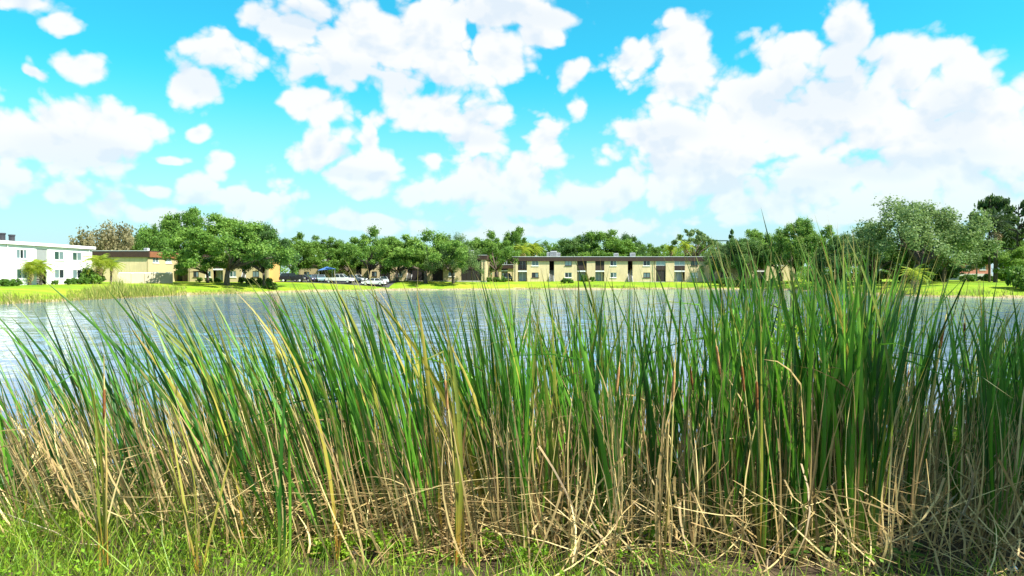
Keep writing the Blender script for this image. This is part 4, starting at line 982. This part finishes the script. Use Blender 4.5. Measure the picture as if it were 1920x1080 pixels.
hero(610, 965, [(500, 520), (530, 545), (560, 600), (480, 560), (545, 640)], 'reed_green', 'green cattail bending left behind the straw mat')

ENV = [(-200, 660), (0, 630), (60, 600), (120, 580), (200, 560), (300, 535), (360, 545), (450, 545), (500, 520), (560, 545), (640, 535), (720, 530), (800, 545), (900, 530), (1000, 530), (1100, 520), (1180, 520), (1300, 520), (1380, 480), (1420, 460), (1500, 478), (1570, 445), (1640, 455), (1720, 500), (1800, 520), (1860, 565), (1950, 560), (2200, 560)]
def env(px): return float(np.interp(px, [e[0] for e in ENV], [e[1] for e in ENV]))
def lean(px): return float(np.interp(px, [-200, 100, 400, 650, 850, 1050, 1500, 1650, 1780, 1900], [-.42, -.42, -.38, -.28, -.18, -.05, .0, .05, .15, .05]))
CLUMPS = [-40, 30, 85, 150, 190, 262, 330, 385, 452, 520, 590, 640, 700, 752, 806, 925, 985, 1040, 1100, 1150, 1196, 1300, 1352, 1404, 1455, 1512, 1566, 1622, 1835, 1885, 1940]
AUTO = []; AUTO_ROOT = []
def auto_plant(i, kind, Yr, pxr):
    Yv = rnd.uniform(*Yr); px = rnd.uniform(*pxr)
    if rnd.random() < .85: px = min(CLUMPS, key=lambda c: abs(c - px)) + rnd.gauss(0, 13)
    u = ray(px, 540)[0]; b = Vector((u * Yv, Yv, 0)); b.z = max(gz(b.x, b.y), -.35)
    ln = lean(px) + rnd.gauss(0, .10)
    dry = kind == 'dry'
    top = env(px + ln * 350) + (abs(rnd.gauss(0, 36)) if not dry else 60 + abs(rnd.gauss(0, 100))) + rnd.uniform(-58, -6)
    H = at(px, top, Yv).z - b.z; H = max(.7, min(H, 3.15))
    main = {'green': 'reed_green', 'lime': 'reed_lime', 'yellow': 'reed_yellow', 'dry': 'reed_dry'}[kind]
    row = 'front row' if Yv < 5.2 else ('middle row' if Yv < 6.5 else 'back row')
    look = {'green': 'green cattail', 'lime': 'light green cattail', 'yellow': 'yellowing cattail', 'dry': 'dead straw brown cattail'}[kind]
    size = 'tall' if H > 2.25 else ('short' if H < 1.75 else 'mid-height')
    tilt = 'leaning left' if ln < -.16 else ('leaning right' if ln > .09 else 'upright')
    AUTO.append(px); root = tag(empty('cattail', b), f'{size} {look} {tilt}, {row}, {zone(px)}', 'cattail', GROUP)
    AUTO_ROOT.append(root); fa = rnd.gauss(0, .5); nl = rnd.randint(6, 9) if not dry else rnd.randint(4, 7)
    for k in range(nl):
        f = (k / max(1, nl - 1) - .5) * 2 * rnd.uniform(.08, .25); h = H * rnd.uniform(.78, 1.0) if k else H
        tip = Vector(((ln + f * math.cos(fa)) * h + rnd.gauss(0, .03), (rnd.gauss(0, .06) + f * math.sin(fa)) * h, h))
        mt = main; r = rnd.random()
        if not dry and r < .10: mt = 'reed_dry'
        elif not dry and r < .14: mt = 'reed_yellow'
        elif dry and r < .25: mt = 'reed_brown'
        kk = rnd.random() < (.42 if mt in ('reed_dry', 'reed_brown') else .05)
        if mt in ('reed_dry', 'reed_brown'): tip *= rnd.uniform(.5, .85)
        place_leaf(root, Vector((rnd.gauss(0, .02), rnd.gauss(0, .02), -.02)), tip, mt, kinked=kk, name='dead_leaf' if mt in ('reed_dry', 'reed_brown') else 'leaf')
    if rnd.random() < .05:
        seed_stalk(root, Vector((ln * .8 * H * .8, 0, H * rnd.uniform(.68, .86))), rnd.choice(['seed_head', 'seed_head_old']))
NPL = 248
for i in range(NPL):
    r = rnd.random(); kind = 'green' if r < .50 else ('lime' if r < .76 else ('yellow' if r < .81 else 'dry'))
    pxr = (-60, 2000); 
    q = rnd.random()
    if q < .40: Yr = (4.15, 5.0)
    elif q < .74: Yr = (5.0, 6.4)
    else: Yr = (6.4, 8.2)
    if i % 5 == 0: pxr = (1050, 1700)
    elif i % 5 == 1: pxr = (420, 1000)
    elif i % 11 == 2: pxr = (-60, 130); kind = 'dry' if rnd.random() < .6 else kind
    if i % 9 == 4: pxr = (1370, 1680); kind = 'lime' if rnd.random() < .6 else 'green'
    auto_plant(i, kind, Yr, pxr)

for i in range(26):
    auto_plant(i, rnd.choice(['green', 'green', 'lime']), (4.3, 6.6) if i % 2 else (5.2, 7.6), (1790, 1985))
same = {}
for px, o in zip(AUTO, AUTO_ROOT): same.setdefault(o['label'], []).append((px, o))
for lab, l in same.items():      # look-alikes that stand together are told apart by their order
    l.sort(key=lambda q: q[0]); n_ = len(l)
    for k, (_, o) in enumerate(l):
        if n_ > 1: o['label'] = f"{lab}, {'leftmost' if k == 0 else 'rightmost' if k == n_ - 1 else ['second', 'third', 'fourth', 'fifth', 'sixth', 'seventh', 'eighth', 'ninth'][min(k - 1, 8)] + '-from-left'}"
# the rest of the stand, further out in the water, and its standing dead leaves: one mass
def stand(name, label, n, mat, Yr, hmul, top_add, cat, lf=1., w=(.010, .019), pxr=(-80, 2010)):
    B = []; Tp = []; Wd = []
    px = nrg.uniform(*pxr, n); Yv = nrg.uniform(*Yr, n); clump = np.round(px / 52) * 52 + nrg.normal(0, 9, n); px = np.where(nrg.random(n) < .75, clump, px)
    u = np.array([ray(q, 540)[0] for q in px]); gx_ = u * Yv; gzv = np.maximum(ground_z(gx_, Yv), -.3)
    for i in range(n):
        top = env(px[i] + lean(px[i]) * 300) + top_add - 18 + abs(nrg.normal(0, 50)); H = max(.5, min(3.2, (at(px[i], top, Yv[i]).z - gzv[i]) * hmul * nrg.uniform(.75, 1.)))
        B.append((gx_[i], Yv[i], gzv[i] - .03)); Tp.append((gx_[i] + (lean(px[i]) * lf + nrg.normal(0, .10)) * H, Yv[i] + nrg.normal(0, .10) * H, gzv[i] + H)); Wd.append(nrg.uniform(*w))
    tag(link(name, strips(B, Tp, Wd, mat, name, seg=6, bend=.22 if 'dead' in name else .12)), label, cat, kind='stuff')
stand('cattail_stand', 'mass of further green cattail blades growing out into the water', 760, 'reed_green', (7.0, 10.2), 1., 0, 'cattails', w=(.016, .028))
stand('cattail_undergrowth', 'shorter green blades filling the cattail stand', 1000, 'reed_green', (4.6, 8.0), .52, 0, 'cattails', w=(.013, .022))
stand('dead_cattail_leaves', 'mass of standing dead straw leaves between the cattails', 2700, 'reed_dry', (4.05, 8.2), .70, 0, 'dead leaves', 1.1, (.006, .014))
stand('dead_cattail_leaves', 'rust brown dead leaves standing upright among the cattails', 750, 'reed_brown', (4.3, 7.6), .62, 0, 'dead leaves', 1., (.008, .015))
stand('dead_cattail_leaves', 'thick bank of dead straw leaves at the left edge', 500, 'reed_dry', (5.4, 8.0), .78, 0, 'dead leaves', 1.2, (.009, .016), (-120, 170))
stand('dead_cattail_leaves', 'leaning sheaf of brown dead leaves left of centre', 170, 'reed_brown', (7.2, 8.2), .70, 0, 'dead leaves', 3.0, (.009, .015), (900, 1010))

# fallen straw: a tangle lying over the bank
def straw():
    B = []; Tp = []; Wd = []
    def add(n, pxr, Yr, hr, lr, flat, w=(.007, .015)):
        for _ in range(n):
            Yv = rnd.uniform(*Yr); px = rnd.uniform(*pxr); x = ray(px, 540)[0] * Yv; z = max(float(GZ(x, Yv)), 0.) + rnd.uniform(0, 1) ** 1.6 * hr
            L = rnd.uniform(*lr); a = rnd.uniform(0, 6.28); e = rnd.gauss(0, flat); d = Vector((math.cos(a) * math.cos(e), .6 * math.sin(a) * math.cos(e), math.sin(e))) * L * .5
            p = Vector((x, Yv, z)); q0, q1 = p - d, p + d
            for q in (q0, q1): q.z = max(q.z, max(float(GZ(q.x, q.y)), 0.) + .01)
            B.append(tuple(q0)); Tp.append(tuple(q1)); Wd.append(rnd.uniform(*w))
    add(3400, (-80, 2010), (3.95, 7.8), .46, (.25, .9), .4, (.005, .012))
    add(2000, (430, 1000), (4.3, 6.2), .42, (.4, 1.2), .16)
    add(1000, (1000, 2000), (3.85, 5.8), .42, (.3, .9), .6)
    add(700, (-60, 420), (4.7, 6.4), .4, (.3, .9), .3)
    add(160, (1620, 1990), (4.9, 6.0), .5, (.4, 1.1), .7)
    tag(link('fallen_straw', strips(B, Tp, Wd, 'reed_dry', 'fallen_straw', seg=5, bend=.38)), 'tangled mat of fallen dry cattail leaves on the bank', 'straw', kind='stuff')
_gx = np.linspace(-9, 9, 181); _gy = np.linspace(2, 12, 101); _GX, _GY = np.meshgrid(_gx, _gy); _G = ground_z(_GX, _GY)
def GZ(x, y):
    i = min(179, max(0, int((x + 9) * 10))); j = min(99, max(0, int((y - 2) * 10))); return _G[j, i]
straw()
# single pale stalks lying across the front
def fallen(p0, p1, Y0, Y1, label, w=.0075):
    a, b = at(*p0, Y0), at(*p1, Y1)
    for v in (a, b): v.z = max(v.z, gz(v.x, v.y) + .012)
    root = tag(empty('dry_stalk', a), label, 'dry stalk', 'pale dry stalks lying across the front')
    d = b - a; m1 = d * rnd.uniform(.3, .7) + Vector((0, 0, .02 * rnd.random())); 
    MB().tube([(0, 0, 0), tuple(m1), tuple(d)], [w * .62, w * .55, w * .28], 6).build('stem', M['straw_stalk'], root, True)
    me, _t, _r = rnd.choice(LEAF['reed_dry'][0]); o = link('sheath', me, root)
    o.matrix_basis = Matrix.Translation(d * .25) @ d.to_track_quat('Z', 'Y').to_matrix().to_4x4() @ Matrix.Scale(d.length * .6, 4)
n = NB('straw_stalk'); n.base(n.ramp(n.noise(7, 4, .6), [(.3, (.32, .24, .14)), (.7, (.60, .50, .33))]), .7, .3)
for (p0, p1, a, b, t) in [((1415, 1075), (1608, 872), 4.3, 4.6, 'long pale stalk rising right from the amber cattail base'), ((1588, 1058), (1690, 745), 4.4, 4.8, 'steep pale stalk right of the tallest cattail'),
    ((1225, 998), (1420, 990), 4.6, 4.6, 'level pale stalk at the foot of the shaded cattails'), ((955, 1032), (1112, 850), 4.5, 4.8, 'pale stalk rising right at the centre front'),
    ((1175, 925), (1372, 892), 4.9, 5.0, 'nearly level stalk crossing the pale upright cattail'), ((1085, 872), (1262, 882), 5.0, 5.0, 'level stalk left of the pale upright cattail'), ((478, 1012), (548, 900), 4.7, 4.9, 'short pale stalk by the lone green cattail'),
    ((262, 800), (470, 1010), 4.8, 4.6, 'long pale stalk falling right across the left straw'), ((235, 880), (560, 985), 4.9, 4.9, 'long stalk across the foot of the left cattail fan'), ((0, 1015), (215, 1078), 4.2, 4.15, 'pale stalk over the grass in the left corner'),
    ((0, 960), (150, 1075), 4.3, 4.15, 'second stalk over the grass in the left corner'), ((790, 1030), (935, 835), 4.5, 4.9, 'thin stalk leaning right beside the central spike'), ((868, 930), (1075, 800), 4.9, 5.1, 'stalk rising right behind the ochre based cattail'),
    ((560, 988), (648, 895), 4.8, 5.0, 'short stalk on the straw mat'), ((1620, 1070), (1745, 995), 4.3, 4.4, 'pale stalk low in the shaded right corner'), ((1735, 1005), (1870, 850), 4.6, 4.8, 'stalk rising towards the right edge in the shade'),
    ((1700, 1062), (1790, 930), 4.4, 4.6, 'bent stalk in the shaded right straw'), ((1778, 1065), (1832, 900), 4.4, 4.6, 'steep stalk in the shaded right straw'), ((1842, 1062), (1872, 860), 4.4, 4.6, 'steepest stalk near the right edge'),
    ((1620, 918), (1840, 930), 5.0, 5.0, 'long level stalk across the shaded right straw'), ((380, 950), (700, 940), 5.1, 5.2, 'level stalk behind the lone green cattail'), ((100, 900), (330, 840), 4.9, 5.0, 'stalk lying over the left straw')]:
    fallen(p0, p1, a, b, t)

# ------------------------------------------------------------------ leafy sapling, bushes and the tree whose shade falls on the right
LEAFLET = [mesh_np('leaf', [(0, 0, 0), (.028 * w_, .10, .01), (0, .22, .0), (-.028 * w_, .10, .01), (0, .10, -.006)], [(0, 1, 4), (1, 2, 4), (2, 3, 4), (3, 0, 4)], M['weed_leaf'], True, tint=[t_] * 5) for w_, t_ in ((1, .9), (.8, .6), (1.15, .3), (.9, .75))]
def sapling(px, bpy_, top, Y, n, label, size=.42):
    b = drop(px, Y); H = at(px, top, Y).z - b.z; root = tag(empty('leafy_sapling', b), label, 'sapling', 'leafy weeds among the cattails')
    st = [Vector((0, 0, 0)), Vector((.03, 0, H * .5)), Vector((-.01, .02, H))]; MB().tube(st, [.008, .006, .003], 6).build('stem', M['stalk'], root, True)
    for k in range(n):
        q = rnd.uniform(.45, 1); c = st[0].lerp(st[2], q); o = link('leaf', rnd.choice(LEAFLET), root)
        c = c + Vector((rnd.gauss(0, .05), rnd.gauss(0, .05), 0)) * (1.3 - q)
        o.matrix_basis = Matrix.Translation(c) @ Matrix.Rotation(rnd.uniform(0, 6.28), 4, 'Z') @ Matrix.Rotation(R(rnd.uniform(-30, 50)), 4, 'X') @ Matrix.Scale(size * rnd.uniform(.7, 1.4), 4)
sapling(1463, 0, 560, 6.2, 60, 'pale green leafy sapling left of another, before the dark oaks'); sapling(1497, 0, 610, 6.0, 70, 'bushier light green sapling among the shaded cattails'); sapling(1478, 0, 720, 5.8, 45, 'short leafy sapling low between the two taller ones')
sapling(1400, 0, 590, 6.6, 30, 'slender leafy sapling behind the tall amber based cattail')
rg = np.random.default_rng(5)
def near_bush(px, Y, top, r, label, n=16, size=.035, mat='weed_leaf'):
    b = drop(px, Y); h = at(px, top, Y).z - b.z; root = tag(empty('bank_shrub', b), label, 'shrub', 'shrubs on the near bank')
    cen = np.stack([rg.normal(0, r * .45, n), rg.normal(0, r * .35, n), rg.uniform(.15, .95, n) * h], 1); rr = rg.uniform(.10, .2, n) * (1 if size > .02 else .55)
    V, F, t = leaf_cloud(cen, rr, np.full(n, 60), size, rg, shell_=.1); link('foliage', mesh_np('foliage', V, F, M[mat], tint=t), root)
    s = MB()
    for c in cen: s.tube([(0, 0, -.05), tuple(c * np.array([.4, .4, .6])), tuple(c)], [.008, .006, .002], 5)
    s.build('stem', M['bark'], root)
near_bush(1885, 6.6, 700, .45, 'sunlit yellow green shrub behind the right straw'); near_bush(1775, 7.0, 800, .3, 'low lit shrub between the dark fan and the right cattails', 10)
near_bush(1945, 6.0, 720, .5, 'dark green shrub cut by the right edge', 22, mat='shrub_leaf'); near_bush(560, 6.2, 800, .3, 'small leafy bush at the top of the straw mat', 8, .025); near_bush(1060, 4.9, 960, .12, 'small weed in the sunny gap at the centre front', 4, .02)
for k, (px, Yv, tp, t) in enumerate([(35, 5.2, 905, 'leafy lime weed clump in the left corner grass'), (130, 4.9, 930, 'leafy lime weed clump left of the orange based cattail'), (285, 4.6, 985, 'small leafy weed between the two yellow front cattails'), (455, 4.5, 985, 'leafy weed at the foot of the bright green fan'), (610, 4.3, 1015, 'low leafy weed below the straw mat'), (700, 4.3, 1010, 'low leafy weed left of the tall green fan foot'), (1185, 4.4, 985, 'leafy weed at the foot of the dense green cattail'), (965, 4.3, 1010, 'low leafy weed left of the straight central cattail')]):
    near_bush(px, Yv, tp, .22, t, 9, .014)
def shade_tree():
    b = Vector((6.7, 3.0, gz(6.7, 3.0))); root = tag(empty('bank_tree', b), 'leafy tree beyond the right edge shading the right cattails', 'tree')
    n = 70; d = rg.normal(size=(n, 3)); d /= np.linalg.norm(d, axis=1)[:, None]
    cen = d * rg.uniform(.3, 1, n)[:, None] * np.array([2.3, 2.0, 1.0]) + np.array([-.1, .3, 4.0]); rr = rg.uniform(.35, .6, n)
    V, F, t = leaf_cloud(cen, rr, (rr * 620).astype(int), .08, rg, shell_=.1); link('crown', mesh_np('crown', V, F, M['oak_leaf'], tint=t), root)
    limbs(.14, (0.1, 0, 2.3), cen[:16], rg).build('trunk', M['bark'], root, True)
shade_tree()

# ------------------------------------------------------------------ ground cover at the camera's feet
def grass():
    n = 26000; Yv = rg.uniform(3.3, 6.3, n); x = rg.uniform(-.75, .75, n) * Yv
    px = 960 + FPX * x / Yv
    edge = np.interp(px, [0, 200, 450, 700, 1000, 1200, 1500, 1920], [5.5, 5.0, 4.5, 4.25, 4.1, 4.1, 4.0, 4.0]) + rg.normal(0, .12, n) + .22 * np.sin(x * 3.1 + .7) + .16 * np.sin(x * 7.3)
    keep = (Yv < edge) & (rg.random(n) < np.interp(px, [0, 600, 1100, 1920], [1, .85, .35, .4])); x, Yv = x[keep], Yv[keep]; n = len(x); z = ground_z(x, Yv); h = rg.uniform(.04, .15, n) * np.interp(x, [-4, 0], [2.0, 1.0]) * (1 + .8 * (rg.random(n) < .1))
    B = np.stack([x, Yv, z - .01], 1); Tp = B + np.stack([rg.normal(0, .5, n) * h, rg.normal(0, .5, n) * h, h], 1)
    tag(link('bank_grass', strips(B, Tp, rg.uniform(.003, .007, n), 'grass_blade', 'bank_grass', seg=3, bend=.3, rg=rg)), 'short lime green grass along the bottom of the picture', 'grass', kind='stuff')
    n = 9000; Yv = rg.uniform(3.4, 6.2, n); x = rg.uniform(-.75, .75, n) * Yv; px = 960 + FPX * x / Yv
    edge = np.interp(px, [0, 200, 450, 700, 1000, 1200, 1500, 1920], [5.5, 5.0, 4.6, 4.35, 4.25, 4.2, 4.0, 4.05]) + rg.normal(0, .15, n) + .3 * np.sin(x * 3.1 + .7) + .16 * np.sin(x * 7.3)
    patch = np.sin(x * 5.3 + 1) * np.sin(Yv * 4.1) + rg.normal(0, .5, n); keep = (Yv < edge) & (patch > np.interp(px, [0, 500, 1000, 1920], [-.2, .1, .45, .6])); x, Yv = x[keep], Yv[keep]
    cen = np.stack([x, Yv, ground_z(x, Yv) + rg.uniform(.02, .12, len(x))], 1)
    V, F, t = leaf_cloud(cen, np.full(len(x), .035), np.full(len(x), 3), .011, rg, up=1.2, shell_=.1)
    tag(link('ground_cover_weeds', mesh_np('ground_cover_weeds', V, F, M['weed_leaf'], tint=t)), 'small bright leaved weeds growing through the grass', 'weeds', kind='stuff')
grass()
DISC = MB(); DISC.V = [(0, 0, -.006)] + [(math.cos(a) * (.03 if abs(a - math.pi) > .2 else .012), math.sin(a) * .03, 0) for a in np.linspace(0, 2 * math.pi, 15)[:-1]]; DISC.F = [(0, 1 + i, 1 + (i + 1) % 14) for i in range(14)]
disc = DISC.mesh('leaf', M['pennywort'] if 'pennywort' in M else M['shrub_leaf'], True)
for k, (px, py, t) in enumerate([(1562, 1050, 'pennywort with round leaves at the bottom under the tallest cattail'), (1580, 1025, 'pennywort just behind the front one at the bottom'), (1690, 1062, 'pennywort in the dark grass near the bottom right'), (1500, 1062, 'pennywort right of the amber cattail base')]):
    b = ground_hit(px, py); root = tag(empty('pennywort', b), t, 'weed', 'round leaved weeds in the shade')
    for j in range(9):
        c = Vector((rnd.gauss(0, .06), rnd.gauss(0, .05), rnd.uniform(.05, .12)))
        MB().tube([(c.x * .3, c.y * .3, 0), tuple(c)], [.0015, .001], 4).build('stem', M['stalk'], root)
        o = link('leaf', disc, root); o.matrix_basis = Matrix.Translation(c + Vector((0, 0, .007))) @ Matrix.Rotation(rnd.uniform(0, 6), 4, 'Z') @ Matrix.Rotation(rnd.uniform(-.6, .3), 4, 'X') @ Matrix.Scale(rnd.uniform(.6, 1.1), 4)
b = ground_hit(1897, 1073); V = [(rnd.uniform(-.04, .04), rnd.uniform(-.03, .03), rnd.uniform(.0, .06)) for _ in range(12)]
F = [(i, i + 1, i + 2) for i in range(10)]
lp = tag(link('plastic_scrap', mesh_np('plastic_scrap', V, F, M['litter_plastic'])), 'crumpled pale blue plastic scrap in the bottom right corner', 'litter'); lp.location = b
